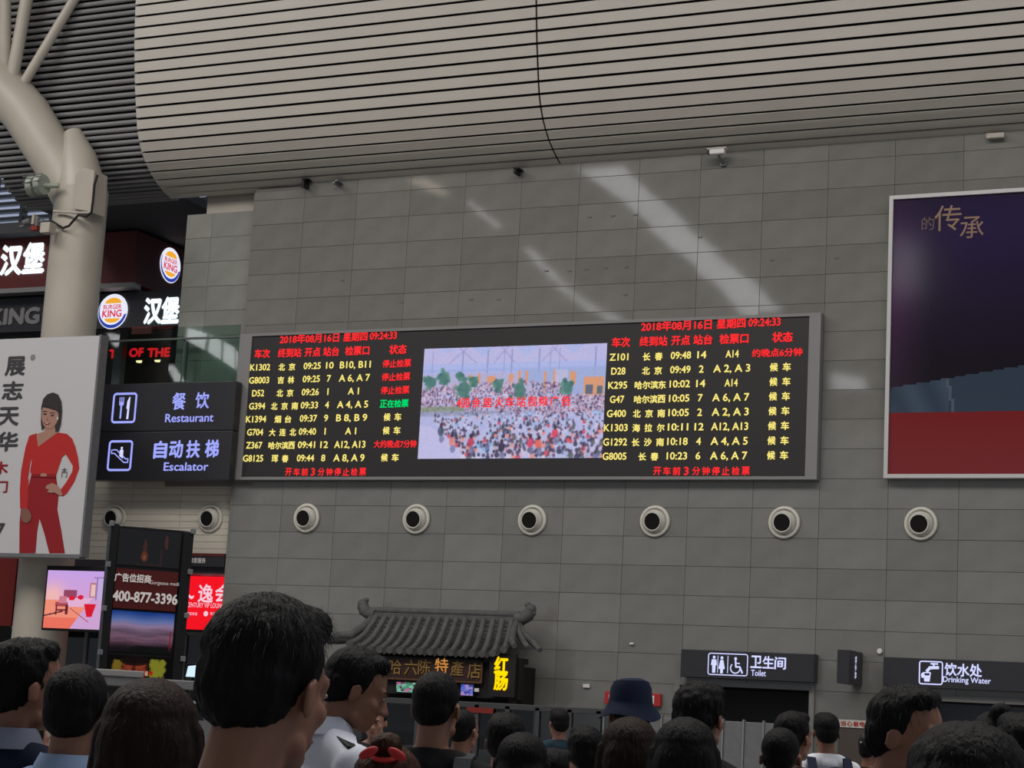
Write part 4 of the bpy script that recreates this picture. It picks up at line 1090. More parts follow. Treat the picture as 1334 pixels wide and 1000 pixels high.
MB().tube([(-.12, -.05, .03), (.06, -.05, .06)], [.06, .07], 12).build('camera_body', M['steel'], sc_, True)
MB().box(.10, .16, -.06, .04, -.02, .22).build('clamp', M['beige'], sc_, bevel=.008)
MB().box(.20, .27, -.06, .04, -.06, .16).build('clamp', M['steel'], sc_, bevel=.008)
MB().box(.08, .26, -.05, .05, -.16, -.05).build('red_light', M['redpanel'], sc_, bevel=.01)

# ------------------------------------------------------------------ burger shop on the gallery
def logo(parent, org, right, up, r):
    """round bun logo: disc with rings, bun halves, lettering"""
    o = off(parent); fr = (right, up)
    nrm = right.cross(up)
    def disc(pts, m, k, name='logo'):
        me = bpy.data.meshes.new(name); me.from_pydata([org + right * x + up * z + nrm * (.012 * k) - o for x, z in pts], [], [tuple(range(len(pts)))])
        me.materials.append(m); return link(name, me, parent)
    disc(ell(0, 0, r, r, 48), E_['logo_white'], 1, 'logo_disc')
    out = ell(0, 0, r * .95, r * .95, 30, math.radians(150), math.radians(352)); inn = ell(-r * .02, r * .10, r * .86, r * .86, 30, math.radians(158), math.radians(340))
    disc(out + inn[::-1], E_['logo_blue'], 2, 'logo_swoosh')
    disc(ell(-r * .0, r * .42, r * .56, r * .36, 20, 0.12, PI - .12), E_['logo_orange'], 2, 'logo_bun')
    disc(ell(-r * .0, -r * .36, r * .52, r * .28, 20, PI + .12, 2 * PI - .12), E_['logo_orange'], 2, 'logo_bun')
    lettering('BURGER', org + right * (-.02 * r) + up * (r * .26) + nrm * .03, r * .26, E_['logo_red'], parent, r * 1.22, .02, frame=fr)
    lettering('KING', org + right * (-.02 * r) + up * (-r * .12) + nrm * .03, r * .42, E_['logo_red'], parent, r * 1.30, .03, frame=fr)
YR = 38.9
xc = -28.62
sg = thing('burger_shop_sign', 'dark red corner fascia of the burger shop under the gallery ceiling, white lit characters left', 'shop sign', (xc, YR, 11.7))
O(MB().box(-40, xc, YR, YR + .3, 11.78, 13.12), 'front_fascia', M['redpaint'], sg)
O(MB().box(xc - .3, xc, YR + .3, 43.0, 11.78, 13.12), 'side_fascia', M['redpaint'], sg)
O(MB().box(-40, xc + .04, YR - .05, YR + .3, 11.66, 11.78), 'metal_lip', M['frame'], sg)
O(MB().box(-40, xc - .3, YR + .3, 43.0, 11.66, 11.72), 'soffit_panel', M['kiosk'], sg)
def hanbao(cx1, cx2, cy1, cy2, h, w, Y, parent, m=None):
    a = at(cx1, cy1, Y); b = at(cx2, cy2, Y)
    lettering('汉', (a.x, Y - .02, a.z), h, m or E_['white'], parent, w, .05); lettering('堡', (b.x, Y - .02, b.z), h, m or E_['white'], parent, w, .045)
hanbao(16, 45, 339, 336, .84, .72, YR, sg)
p = at(62, 335, YR)
org = Vector((xc, 40.42, 12.58))
logo(sg, org, Vector((0, 1, 0)), Vector((0, 0, 1)), .46)
# second sign, black, lower and deeper
Y2 = 39.3
s3 = thing('burger_shop_sign', 'black fascia with round lit bun logo and white lit characters right of the column', 'shop sign', (-31, Y2, 11.3))
z1_, z0_ = at(180, 372, Y2).z, at(180, 426, Y2).z
O(MB().box(-40, -26.6, Y2, Y2 + .3, z0_, 11.64), 'fascia', M['signblack'], s3)
a = at(24, 412, Y2); lettering('KING', (a.x - .10, Y2 - .02, a.z), .46, M['rib'], s3, 1.62, .05)
a = at(148, 406, Y2); logo(s3, Vector((a.x, Y2 - .02, a.z)), Vector((1, 0, 0)), Vector((0, 0, 1)), .455)
hanbao(200, 223, 405, 404, .70, .55, Y2, s3)
a = at(184, 430, Y2 - .06)
rs = tag(MB().box(-.30, .30, 0, .06, -.10, .10).build('small_red_plate', M['redpaint'], None, bevel=.01), 'small dull red plate under the black burger shop fascia', 'plate'); rs.location = a
O(MB().box(-.24, .24, -.008, .0, -.03, .03), 'print', M['p_skin2'], rs) if False else None
# shop interior behind the glass rail: ticker, downlights
Y3 = 41.3
tk = thing('led_ticker', 'red running-letter display inside the burger shop behind the glass rail', 'display', (-33, Y3, 11.0))
a = at(175, 459, Y3)
O(MB().box(a.x - 1.6, a.x + 1.15, Y3, Y3 + .12, a.z - .19, a.z + .19), 'housing', M['blackplastic'], tk)
for s, cx_ in (('E', 113), ('A', 127), ('T', 147), ('OF', 178), ('THE', 207)):
    a = at(cx_, 459 - (0 if cx_ > 150 else -2), Y3); lettering(s, (a.x, Y3 - .01, a.z), .25, E_['tickerred'], tk, .23 * len(s) if len(s) < 3 else .72, .05)
for i, (px, py) in enumerate(((129, 474), (157, 472), (181, 472), (205, 471), (172, 481), (218, 479))):
    r_ = ray(px, py); t_ = (11.02 - HCAM) / r_[2]; a = Vector((r_[0] * t_, r_[1] * t_, 11.02))
    dl = MB().lathe([(0, 0), (.075, 0), (.085, .03), (.085, .10), (0, .10)], 14).build('downlight', E_['spot'], None, True); dl.location = a
    tag(dl, 'small warm shop downlight behind the glass rail, ' + ['leftmost in upper row', 'second in upper row', 'third in upper row', 'rightmost in upper row', 'left one below', 'right one below'][i], 'lamp', 'downlights in the burger shop ceiling')
struct(MB().box(-40, -27, 41.5, 45.8, 11.12, 11.25).build('ceiling_shop', M['kiosk']))
O(MB().box(-33.2, -33.1, Y3 + .02, Y3 + .10, a.z + .1, 11.64), 'hanger', M['blackplastic'], tk)
struct(MB().box(-40, -27, 45.8, 46.0, 8.1, 12.0).build('wall_shop', M['kiosk']))
for px in (152, 118):
    a = at(px, 475, 41.0); MBt = struct(MB().box(a.x - .13, a.x + .13, 41.0, 41.2, 8.1, 11.4).build('trim_%d' % (5 if px == 152 else 6), M['steel']))

# ------------------------------------------------------------------ glass balustrade of the gallery
Yg = 35.95
gl = thing('glass_balustrade', 'tall clear glass balustrade on the gallery edge above the restaurant sign', 'balustrade', (-25.5, Yg, 8.1))
edges = [-31.4, -29.6, at(122, 470, Yg).x, at(238, 470, Yg).x, -23.40]
for a, b in zip(edges[:-1], edges[1:]):
    O(MB().box(a + .02, b - .02, Yg, Yg + .016, 8.12, at(200, 427, Yg).z), 'glass_panel', M['glass'], gl)
zr = at(240, 441, Yg).z
O(MB().box(-31.4, -23.40, Yg - .03, Yg + .04, zr - .02, zr + .02), 'rail', M['railglass'], gl)
for e in edges[1:-1]: O(MB().box(e - .05, e + .05, Yg + .04, Yg + .12, 8.12, zr), 'post', M['railglass'], gl)
O(MB().box(-31.4, -23.4, Yg - .04, Yg + .06, 8.02, 8.12), 'base_channel', M['steel'], gl)

# ------------------------------------------------------------------ white poster with the woman in red
Yq = 33.2
pa = at(126, 437, Yq); pb = at(108, 722, Yq)
po = thing('wooden_door_poster', 'tall white hanging poster of a woman in a red suit, in front of the column', 'poster', (pa.x - 2, Yq, pb.z))
pzt, pzb, pxr = pa.z, pb.z, at(117, 580, Yq).x
O(MB().box(pxr - 4.2, pxr, Yq, Yq + .12, pzb, pzt), 'panel', M['postergrey'], po)
O(MB().box(pxr, pxr + .05, Yq - .01, Yq + .25, pzb - .05, pzt + .02), 'edge_strip', M['steel'], po)
O(MB().box(pxr - 4.2, pxr, Yq - .01, Yq + .2, pzb - .08, pzb), 'bottom_bar', M['steel'], po)
def pc(c): q = at(c[0] / 3.446, 440 + c[1] / 3.446, Yq); return (q.x, q.z)
def pf_(name, pts, m, k): return flat(name, [pc(c) for c in pts], Yq - .004 * k, M[m], po)
pf_('printed_trousers', [(140, 618), (252, 618), (258, 660), (264, 710), (258, 770), (275, 860), (292, 967), (222, 967), (200, 880), (178, 812), (168, 870), (160, 966), (87, 966), (88, 830), (94, 770), (120, 700)], 'p_red2', 1)
pf_('printed_sleeve', [(150, 432), (132, 440), (116, 490), (104, 550), (95, 600), (90, 680), (91, 765), (125, 769), (128, 700), (130, 630), (140, 580), (150, 545)], 'p_red', 2)
pf_('printed_sleeve', [(262, 425), (300, 430), (325, 452), (340, 490), (352, 540), (357, 585), (335, 645), (300, 700), (280, 712), (270, 685), (298, 648), (325, 600), (328, 575), (310, 545), (292, 515), (275, 500)], 'p_red', 2)
pf_('printed_jacket', [(132, 440), (168, 428), (172, 488), (262, 424), (300, 432), (312, 470), (298, 520), (280, 535), (262, 590), (252, 620), (142, 612), (135, 590), (146, 545), (140, 500)], 'p_red', 3)
pf_('printed_neckline', [(166, 440), (172, 430), (200, 420), (208, 395), (250, 395), (252, 418), (262, 424), (173, 489)], 'p_skin', 4)
pf_('printed_belt', [(145, 610), (252, 612), (252, 628), (142, 622)], 'p_red2', 5)
pf_('printed_waist', [(184, 612), (196, 606), (214, 612), (212, 622), (186, 622)], 'p_skin', 6)
pf_('printed_hand', [(98, 768), (124, 765), (138, 782), (144, 800), (140, 820), (120, 832), (102, 822), (95, 800)], 'p_skin2', 5)
pf_('printed_hand', [(210, 664), (236, 651), (262, 662), (276, 680), (284, 706), (266, 706), (248, 694), (228, 696), (214, 690), (224, 682), (208, 676)], 'p_skin', 6)
pf_('printed_hair', [(190, 415), (186, 380), (188, 310), (196, 275), (214, 254), (240, 245), (264, 255), (278, 285), (281, 330), (276, 385), (268, 415), (252, 425), (246, 380), (232, 360), (205, 400)], 'p_hair', 5)
pf_('printed_face', [(190, 330), (196, 312), (222, 318), (262, 330), (266, 350), (258, 380), (246, 398), (228, 410), (210, 407), (196, 388), (190, 360)], 'p_skin', 6)
pf_('printed_fringe', [(188, 318), (196, 285), (220, 268), (250, 275), (266, 300), (272, 345), (258, 330), (230, 312), (205, 306)], 'p_hair', 7)
for (a, b) in ((206, 341), (239, 347)): pf_('printed_eye', [(a - 10, b + 3), (a, b - 3), (a + 10, b + 1), (a, b + 5)], 'p_hair', 8); pf_('printed_brow', [(a - 12, b - 10), (a, b - 14), (a + 12, b - 9), (a + 12, b - 7), (a, b - 11), (a - 12, b - 7)], 'p_hair', 8)
pf_('printed_mouth', [(200, 379), (214, 384), (232, 378), (220, 390), (206, 389)], 'p_lip', 8); pf_('printed_teeth', [(205, 381), (214, 384), (226, 381), (215, 387)], 'p_white', 9)
pf_('printed_nose', [(214, 350), (218, 366), (210, 368), (221, 370)], 'p_skin2', 8)
pf_('printed_earring', [(262, 352), (266, 360), (262, 372), (259, 362)], 'p_white', 8)
pf_('printed_arm_fold', [(140, 560), (146, 545), (138, 590), (131, 632), (128, 636)], 'postergrey', 4)
for s, cx_, cy_, w, h, m_ in (('展', 70, 126, .56, .44, 'p_ink'), ('志', 58, 236, .58, .42, 'p_ink'), ('天', 40, 352, .58, .42, 'p_ink'), ('华', 32, 465, .62, .44, 'p_ink'), ('木', 4, 583, .42, .29, 'p_red2'), ('门', 8, 668, .34, .27, 'p_red2')):
    q = pc((cx_, cy_)); lettering(s, (q[0], Yq - .006, q[1]), h * .98, M[m_], po, w * .98, .03)
q = pc((148, 88)); flat('printed_dot', ell(q[0], q[1], .07, .07, 14), Yq - .006, M['frame'], po)
for i, ch in enumerate('木门'): q = pc((290, 595 + i * 18)); lettering(ch, (q[0], Yq - .006, q[1]), .12, M['p_ink'], po, .14, .01)
q = pc((4, 858)); lettering('7', (q[0], Yq - .006, q[1]), .26, M['p_ink'], po, .22, .05)

# ------------------------------------------------------------------ passage screens
YTV = 37.2
tvz1, tvz0 = at(97, 737, YTV).z, at(95, 820, YTV).z; tvx0, tvx1 = at(57, 778, YTV).x, at(136, 778, YTV).x + .25
YTV0 = YTV; YTV = 33.45
tvz1, tvz0 = at(97, 737, YTV).z, at(95, 820, YTV).z; tvx0, tvx1 = at(57, 778, YTV).x, at(136, 778, YTV).x + .12
tv = thing('bedroom_screen', 'glowing pink screen showing a bedroom, hung left of the dark screen tower', 'screen', ((tvx0 + tvx1) / 2, YTV, tvz0))
O(MB().box(tvx0, tvx1, YTV + .01, YTV + .15, tvz0 - .03, tvz1), 'housing', M['blackplastic'], tv, bevel=.01)
O(MB().box(tvx0 + .15, tvx0 + .4, YTV + .14, YTV + .85, tvz0 + .5, tvz0 + .8), 'wall_bracket', M['blackplastic'], tv)
W_, H_ = 90, 90
yy, xx = np.mgrid[0:H_, 0:W_]; u = xx / W_; v = yy / H_
img = np.zeros((H_, W_, 3)); img[:] = (0.93, 0.66, 0.82); img += (1 - v)[..., None] * np.array([-.10, .02, .14])
wl_ = np.exp(-((u - .10) ** 2 + (v - .42) ** 2) / .04)[..., None] * np.array([.15, .10, -.15]); img += wl_
fl_ = v > .50 + .0 * u
img[fl_] = (1.0, .60, .50); img[(v > .80)] = (.98, .48, .40)
rect(.28, .50, .33, .46, (.62, .30, .42)); 
bed = (v > .46 + (.0)) & (v < .62) & (u > .30) & (u < .95); img[bed] = (.95, .74, .88)
bed2 = (u + v * .6 > 1.02) & (v > .40); img[bed2] = (.86, .68, .88)
rect(.70, .80, .20, .45, (.80, .52, .55)); rect(.72, .78, .23, .43, (.96, .80, .80)); rect(.83, 1, .12, .48, (.80, .72, .92)); 
rect(.80, .815, .10, .50, (.62, .52, .75)); rect(.75, 1, .10, .12, (.66, .52, .75))
for cx_, cy_ in ((.42, .47), (.56, .45)): blob(cx_, cy_, .05, .04, (.92, .12, .25))
rc = (np.abs(u - .72) < .10 - (v - .55) * .25) & (v > .56) & (v < .78) & (u > .60 + (v - .56) * .2); img[rc] = (.90, .12, .20)
rect(.16, .36, .54, .62, (.70, .30, .35)); rect(.17, .20, .60, .76, (.42, .15, .20)); rect(.33, .37, .58, .75, (.42, .15, .20)); rect(.20, .33, .66, .70, (.60, .25, .28)); rect(.22, .34, .44, .56, (.85, .52, .60))
blend(np.abs((v - .76) + (u - .0) * .22) < .012, (.30, .12, .16), .9 ) if False else None
ln = (np.abs(v - (.78 - u * .28)) < .012) & (u < .30); img[ln] = (.35, .15, .20)
ln = (np.abs(v - (.60 + (u - .35) * .75)) < .012) & (u > .40) & (u < .72); img[ln] = (.75, .42, .45)
picture('picture', img, tvx0 + .05, tvx1 - .03, tvz0 + .02, tvz1 - .10, YTV, picmat('tv_picture', 0.85), tv)

YTV = YTV0; tvz1 = at(97, 737, YTV).z; tvz0 = at(95, 820, YTV).z
rs_x0, rs_x1 = at(232, 778, YTV).x, -22.4
rsc = thing('red_lounge_screen', 'bright red screen with white lounge lettering, partly behind the wall corner', 'screen', (rs_x0, YTV, tvz0))
O(MB().box(rs_x0, -23.5, YTV + .01, YTV + .15, at(262, 823, YTV).z, tvz1 + .02), 'housing', M['blackplastic'], rsc, bevel=.01)
O(MB().box(-24.6, -24.5, YTV + .12, YTV + .2, tvz1 - .1, 4.9), 'hanger', M['blackplastic'], rsc)
flat('screen', [(rs_x0 + .02, at(262, 820, YTV).z), (-23.5, at(262, 820, YTV).z), (-23.5, at(262, 741, YTV).z), (rs_x0 + .02, at(262, 741, YTV).z)], YTV, E_['screen_red'], rsc)
def rp(x, y): q = at(20 + x / 3.846, 640 + y / 3.846, YTV); return q.x, q.z
for ch, cx_, h in (('~', 878, .10), ('逸', 955, .42), ('会', 1040, .40)):
    x, z = rp(cx_, 510 if ch != '~' else 528); lettering(ch, (x, YTV - .006, z), h, E_['pinkwhite'], rsc, .40 if ch != '~' else .18, .02)
x, z = rp(960, 570); lettering('CENTURY VIP LOUNGE', (x - .02, YTV - .006, z), .11, E_['pinkwhite'], rsc, 1.05, .0)
x, z = rp(955, 612); flat('badge', ell(x, z, .06, .06, 16), YTV - .006, E_['pinkwhite'], rsc)
for k, s in ((885, '贵宾休息'), (1005, '商务候车')): x, z = rp(k, 612); lettering(s, (x, YTV - .006, z), .075, E_['pinkwhite'], rsc, .30, 0)
# little lit caption above the red screen
x0_, z0_ = at(248, 736, 36.1).x, at(262, 736, 36.1).z
cap = thing('caption_strip', 'dark strip with small pale characters above the red screen', 'sign', (x0_, 36.1, z0_))
O(MB().box(x0_ - .4, -23.42, 36.05, 36.18, z0_ - .03, z0_ + .20), 'strip', M['signblack'], cap); O(MB().box(x0_ - .4, -23.42, 36.04, 36.18, z0_ + .20, z0_ + .26), 'red_edge', M['redpaint'], cap)
lettering('旅客服务', (x0_ + .22, 36.04, z0_ + .10), .12, E_['logo_blue'] if False else M['p_white'], cap, .42, .02)
# red panel and windows far left
struct(MB().box(-34, at(20, 770, 36.1).x, 36.06, 36.18, at(10, 815, 36.1).z, at(10, 727, 36.1).z).build('wall_panel_red', M['redpanel']))
w12 = struct(empty('window_12'))
for i in range(9):
    x = -31.2 + i * .72
    MB().box(x, x + .62, 39.0, 39.02, .3, 3.1).build('pane', M['glass_dim'], w12); MB().box(x + .62, x + .70, 38.95, 39.06, 0, 3.15).build('mullion', M['frame'], w12)
MB().box(-31.4, -24.7, 38.95, 39.06, 3.1, 3.22).build('head_rail', M['frame'], w12)
struct(MB().box(-31.4, -24.7, 42.0, 42.1, 0, 4.8).build('wall_back_passage', mat('blue_grey_passage', (0.10, 0.125, 0.145), 0.6, 0.3)))

# ------------------------------------------------------------------ tower of advertising screens (faces the camera)
d_ = 22.5
tl, tr, blp, brp = atd(145, 683, d_), atd(253, 688, d_ * 1.012), atd(128, 872, d_), atd(232, 888, d_ * 1.012)
base = (tl + tr) / 2
rt = (tr - tl); rt.z = 0; Wt = rt.length; rt.normalize(); upv = Vector((0, 0, 1)); nv_ = rt.cross(upv)
ang = math.atan2(rt.y, rt.x)
tw = thing('advertising_tower', 'tall black tower of stacked advertising panels with a phone number, among the crowd', 'advertising stand', (base.x, base.y, 0))
tw.rotation_euler = (0, 0, ang)
ZT = base.z; hw = Wt / 2
def tz(py): return HCAM + ray(190, py)[2] * d_
def tb(name, x0, x1, y0, y1, z0, z1, m, **k): return MB().box(x0, x1, y0, y1, z0, z1).build(name, m, tw, **k)
tb('core', -hw + .06, hw - .06, .03, .35, .3, ZT - .02, M['blackplastic'])
tb('post', -hw, -hw + .09, -.03, .38, 0, ZT, M['blackplastic'], bevel=.01); tb('post', hw - .12, hw, -.03, .38, 0, ZT - .03, M['blackplastic'], bevel=.01)
tb('base', -hw - .1, hw + .1, -.2, .6, 0, .12, M['steel'], bevel=.02)
def tpic(name, img, z0, z1, m, y=.02, x0=-hw + .10, x1=hw - .14):
    H_, W_, _ = img.shape
    return picture(name, img, x0, x1, z0, z1, 0, m, tw, frame=(Vector((0, y, 0)) + off(tw), Vector((1, 0, 0)), Vector((0, 0, 1))))
def canvas(W, H, c):
    global W_, H_, u, v, img, xx, yy
    W_, H_ = W, H; yy, xx = np.mgrid[0:H_, 0:W_]; u = xx / W_; v = yy / H_; img = np.zeros((H_, W_, 3)); img[:] = c
canvas(90, 46, (.05, .043, .05)); rb = np.random.default_rng(9)
for cx_, cy_, rx, ry, c_ in ((.43, .55, .035, .30, (.30, .14, .10)), (.43, .72, .055, .15, (.42, .20, .12)), (.77, .30, .03, .20, (.34, .15, .14)), (.70, .75, .015, .3, (.22, .08, .09)), (.43, .75, .02, .06, (.60, .34, .18))): blob(cx_, cy_, rx, ry, c_, .85)
rect(.30, .72, .92, .95, (.25, .08, .10))
tpic('top_panel', img, tz(737), ZT - .05, picmat('print_dark', glow=False))
M['towerprint'] = picmat('backlit_print', 0.8)
z1_, z0_ = tz(742), tz(794)
tb('phone_panel', -hw + .10, hw - .14, .0, .03, z0_, z1_, M['tower_red'])
zm = (z0_ + z1_) / 2
def tl_(s, x, z, h, w, m, b=.02): 
    o = lettering(s, Vector((x, -.006, z)) + off(tw), h, m, tw, w, b); return o
tl_('广告位招商', -.16 - .02, zm + .125, .10, .42, E_['dimwhite'], .03); tl_('Gorgeous media', .20, zm + .085, .055, .36, E_['dimwhite'], .0)
tl_('400-877-3396', -.02, zm - .09, .125, .75, E_['dimwhite'], .035)
canvas(90, 60, (0, 0, 0))
t_ = v
stops = [(0, (.10, .22, .50)), (.22, (.38, .45, .66)), (.34, (.56, .47, .60)), (.50, (.38, .30, .38)), (.62, (.46, .34, .41)), (.75, (.32, .22, .28)), (.88, (.13, .10, .12)), (1, (.08, .07, .08))]
for c_ in range(3): img[..., c_] = np.interp(t_ + .02 * np.sin(u * 9), [s[0] for s in stops], [s[1][c_] for s in stops])
for _ in range(60): blob(rb.random(), .40 + rb.random() * .35, .12, .025, (.50, .38, .46) if rb.random() < .5 else (.28, .22, .30), .16)
for cx_ in (.55, .65, .78, .9, .45): blob(cx_, .93, .14, .12, (.07, .075, .075), .7)
rect(.94, .96, .42, .9, (.50, .10, .12), .7)
tpic('sky_panel', img, tz(851), tz(797), picmat('sky_screen', .85))
canvas(80, 32, (.06, .05, .055))
for _ in range(130): blob(.08 + rb.random() * .12, .25 + rb.random() * .6, .03, .08, (.45, .38, .12), .4)
for _ in range(160): blob(.68 + rb.random() * .22, .15 + rb.random() * .75, .035, .09, (.50, .50, .16), .5)
for _ in range(120): blob(.22 + rb.random() * .38, .35 + rb.random() * .55, .035, .09, [(.42, .14, .08), (.22, .08, .06), (.55, .24, .16)][rb.integers(3)], .6)
blob(.42, .2, .24, .22, (.10, .07, .07), .8); blob(.62, .75, .03, .12, (.75, .55, .45)); blob(.69, .72, .03, .1, (.65, .15, .08))
tpic('food_panel', img, tz(884), tz(855), picmat('food_screen', .8))
for k, zz_ in enumerate((684, 738, 796, 853)): tb('clamp', -hw - .02, -hw + .03, -.05, .05, tz(zz_) - .03, tz(zz_) + .03, M['steel'], bevel=.004); tb('clamp', hw - .04, hw + .02, -.05, .05, tz(zz_) - .05, tz(zz_) + .01, M['steel'], bevel=.004)
# counter with white things behind the tower foot, small lit screens
p = atd(200, 882, 21.0)
ct = thing('service_counter', 'grey service counter with pale top at the foot of the screen tower', 'counter', (p.x, p.y, 0)); ct.rotation_euler = (0, 0, ang)
def cbx(name, x0, x1, y0, y1, z0, z1, m, **k): return MB().box(x0, x1, y0, y1, z0, z1).build(name, m, ct, **k)
zc = HCAM + ray(200, 884)[2] * 21
cbx('top', -.75, .95, -.4, .25, zc - .10, zc, M['steel'], bevel=.01); cbx('front', -.70, .90, -.32, .2, 0, zc - .42, M['steel'])
for x in (-.70, -.38, .3, .85): cbx('leg', x, x + .05, -.3, -.25, zc - .42, zc - .10, M['blackplastic'])
cbx('pale_tray', -.68, -.15, -.42, -.1, zc, zc + .07, M['frame'], bevel=.01); cbx('shelf', -.2, .5, -.3, .15, zc - .24, zc - .21, M['white'])
p = atd(252, 873, 24.0)
ms = thing('small_lit_monitor', 'small bright white-blue monitor glowing left of the big dark head', 'screen', tuple(p))
ms.rotation_euler = (0, 0, math.radians(20))
MB().box(-.10, .14, 0, .04, -.09, .09).build('housing', M['blackplastic'], ms, bevel=.006); flat('screen', [(-.09 + p.x, p.z - .08), (.13 + p.x, p.z - .08), (.13 + p.x, p.z + .08), (-.07 + p.x, p.z + .05)], p.y - .005, emit('monitor_white', (.62, .80, 1.0), 1.1), ms)
MB().box(-.02, .06, .02, .05, -1.3, -.09).build('stand', M['blackplastic'], ms)

# ------------------------------------------------------------------ tiled-roof food kiosk
ks = thing('tiled_roof_kiosk', 'dark food kiosk with grey Chinese tiled roof and gold-lettered sign on the wall', 'kiosk', (-17.6, 35.2, 0))
ry, rz = 35.45, 0
ra = at(487, 795, ry); rbp = at(675, 801, ry)
ZR = (ra.z + rbp.z) / 2 - .02
ey = 34.45
ea = at(452, 845, ey); eb = at(660, 852, ey)
ZE = at(560, 848, ey).z
xr0, xr1 = ra.x + .06, rbp.x - .02
xe0, xe1 = ea.x, eb.x + .02
def surf(uu, t):                                 # uu along the roof, t from ridge (0) to eave (1)
    y = ry - .10 + (ey - ry + .10) * t
    zc_ = ZR - .10 + (ZE - ZR + .10) * (t + .16 * math.sin(PI * t))       # sagging curve
    x = (xr0 + (xr1 - xr0) * uu) * (1 - t) + (xe0 + (xe1 - xe0) * uu) * t
    lift = .14 * max(0, (abs(uu - .5) * 2 - .72) / .28) ** 2 * t
    return Vector((x, y, zc_ + lift))
NT = 16
for i in range(NT):
    uu = (i + .35) / (NT - .3)
    mb = MB(); pts = []; rad = []
    for j in range(9):
        t = j / 8; pts += [surf(uu, t), surf(uu, min(1, t + .10))]; rad += [.056, .064]
    pts = pts[:-1]; rad = rad[:-1]
    mb.tube(pts, rad, 10)
    e = surf(uu, 1.0)
    mb.tube([e + Vector((0, -.0, 0)), e + Vector((0, -.045, -.01))], [.075, .075], 12)
    O(mb, 'roof_tile_roll', M['rooftile'], ks, smooth=True)
for i in range(NT + 1):
    u0 = (i - .65 + .1) / (NT - .3); u1 = (i + .35 - .1) / (NT - .3); u0 = max(u0, -.01); u1 = min(u1, 1.01)
    mb = MB()
    for j in range(12):
        t0, t1 = j / 12, (j + 1) / 12
        a, b, c_, d__ = surf(u0, t0), surf(u1, t0), surf(u1, t1), surf(u0, t1)
        m1 = (a + b) / 2 - Vector((0, 0, .02)); m2 = (c_ + d__) / 2 + Vector((0, 0, .015)) - Vector((0, 0, .02))
        k = len(mb.v); lift = Vector((0, 0, .02))
        mb.v += [a, m1, b, c_ + lift, m2 + lift, d__ + lift, c_, m2, d__]
        mb.f += [(k, k + 1, k + 4, k + 5), (k + 1, k + 2, k + 3, k + 4), (k + 5, k + 4, k + 7, k + 8), (k + 4, k + 3, k + 6, k + 7)]
    a = surf(u0, 1); b = surf(u1, 1); m_ = (a + b) / 2
    k = len(mb.v); mb.v += [a + Vector((0, -.03, .03)), b + Vector((0, -.03, .03)), b + Vector((0, -.035, -.02)), m_ + Vector((0, -.04, -.11)), a + Vector((0, -.035, -.02))]; mb.f.append((k, k + 1, k + 2, k + 3, k + 4))
    O(mb, 'roof_pan_tile', M['roofpan'], ks)
# ridge
mb = MB(); mb.box(ra.x, rbp.x, ry - .09, ry + .12, ZR - .16, ZR - .02); O(mb, 'ridge_base', M['rooftile'], ks, bevel=.01)
mb = MB().tube([(ra.x - .03, ry, ZR + .03), (rbp.x + .03, ry, ZR + .03)], .068, 14); O(mb, 'ridge_cap', M['rooftile'], ks, smooth=True)
for sgn, x in ((-1, ra.x), (1, rbp.x)):
    mb = MB()
    mb.tube([Vector((x - sgn * .05, ry, ZR - .05)), Vector((x + sgn * .10, ry, ZR - .04)), Vector((x + sgn * .22, ry, ZR + .02)), Vector((x + sgn * .27, ry, ZR + .12))], [.12, .13, .13, .11], 12)
    mb.sphere((x + sgn * .04, ry, ZR - .08), (.16, .10, .12), 14, 10); mb.sphere((x + sgn * .02, ry, ZR - .19), (.10, .08, .10), 12, 8); mb.sphere((x + sgn * .15, ry - .04, ZR + .02), (.10, .09, .09), 12, 8)
    mb.sphere((x + sgn * .27, ry, ZR + .15), (.12, .09, .10), 12, 8); mb.sphere((x + sgn * .20, ry, ZR + .23), (.07, .06, .055), 10, 6); mb.sphere((x + sgn * .33, ry, ZR + .07), (.06, .06, .06), 10, 6)
    O(mb, 'ridge_finial', M['rooftile'], ks, smooth=True)
# hip ridges sweeping down to upturned corners
hipL = [Vector((ra.x + .02, ry - .05, ZR - .12)), surf(0, .35) + Vector((-.04, 0, .05)), surf(0, .7) + Vector((-.10, 0, .05)), surf(0, .95) + Vector((-.26, .10, .10)), Vector((xe0 - .62, ey + .30, ZE + .22)), Vector((xe0 - .92, ey + .40, ZE + .40))]
O(MB().tube(hipL, [.07, .08, .085, .08, .06, .03], 12), 'hip_ridge', M['rooftile'], ks, smooth=True)
O(MB().tube([p + Vector((0, .0, -.10)) for p in hipL[2:5]], [.06, .08, .05], 10), 'hip_under_ridge', M['roofpan'], ks, smooth=True)
for k, (dx, dy) in enumerate(((-.02, 0), (.08, .35), (.18, .6))):
    hp = [Vector((rbp.x + .0, ry - .05 + dy * .1, ZR - .12)), surf(1, .35) + Vector((.03 + dx * .5, dy * .4, .06)), surf(1, .7) + Vector((.06 + dx, dy, .05)), surf(1, 1) + Vector((.16 + dx * 1.3, dy * 1.1, .03 - .02 * k))]
    O(MB().tube(hp, [.06, .07, .07, .05], 10), 'hip_ridge', M['rooftile'], ks, smooth=True)
mb = MB(); a = surf(0, .98); b = surf(1, .98)
mb.box(a.x - .3, b.x + .08, ey + .12, 35.30, ZE - .16, ZE - .05); O(mb, 'eave_board', M['kiosk'], ks)
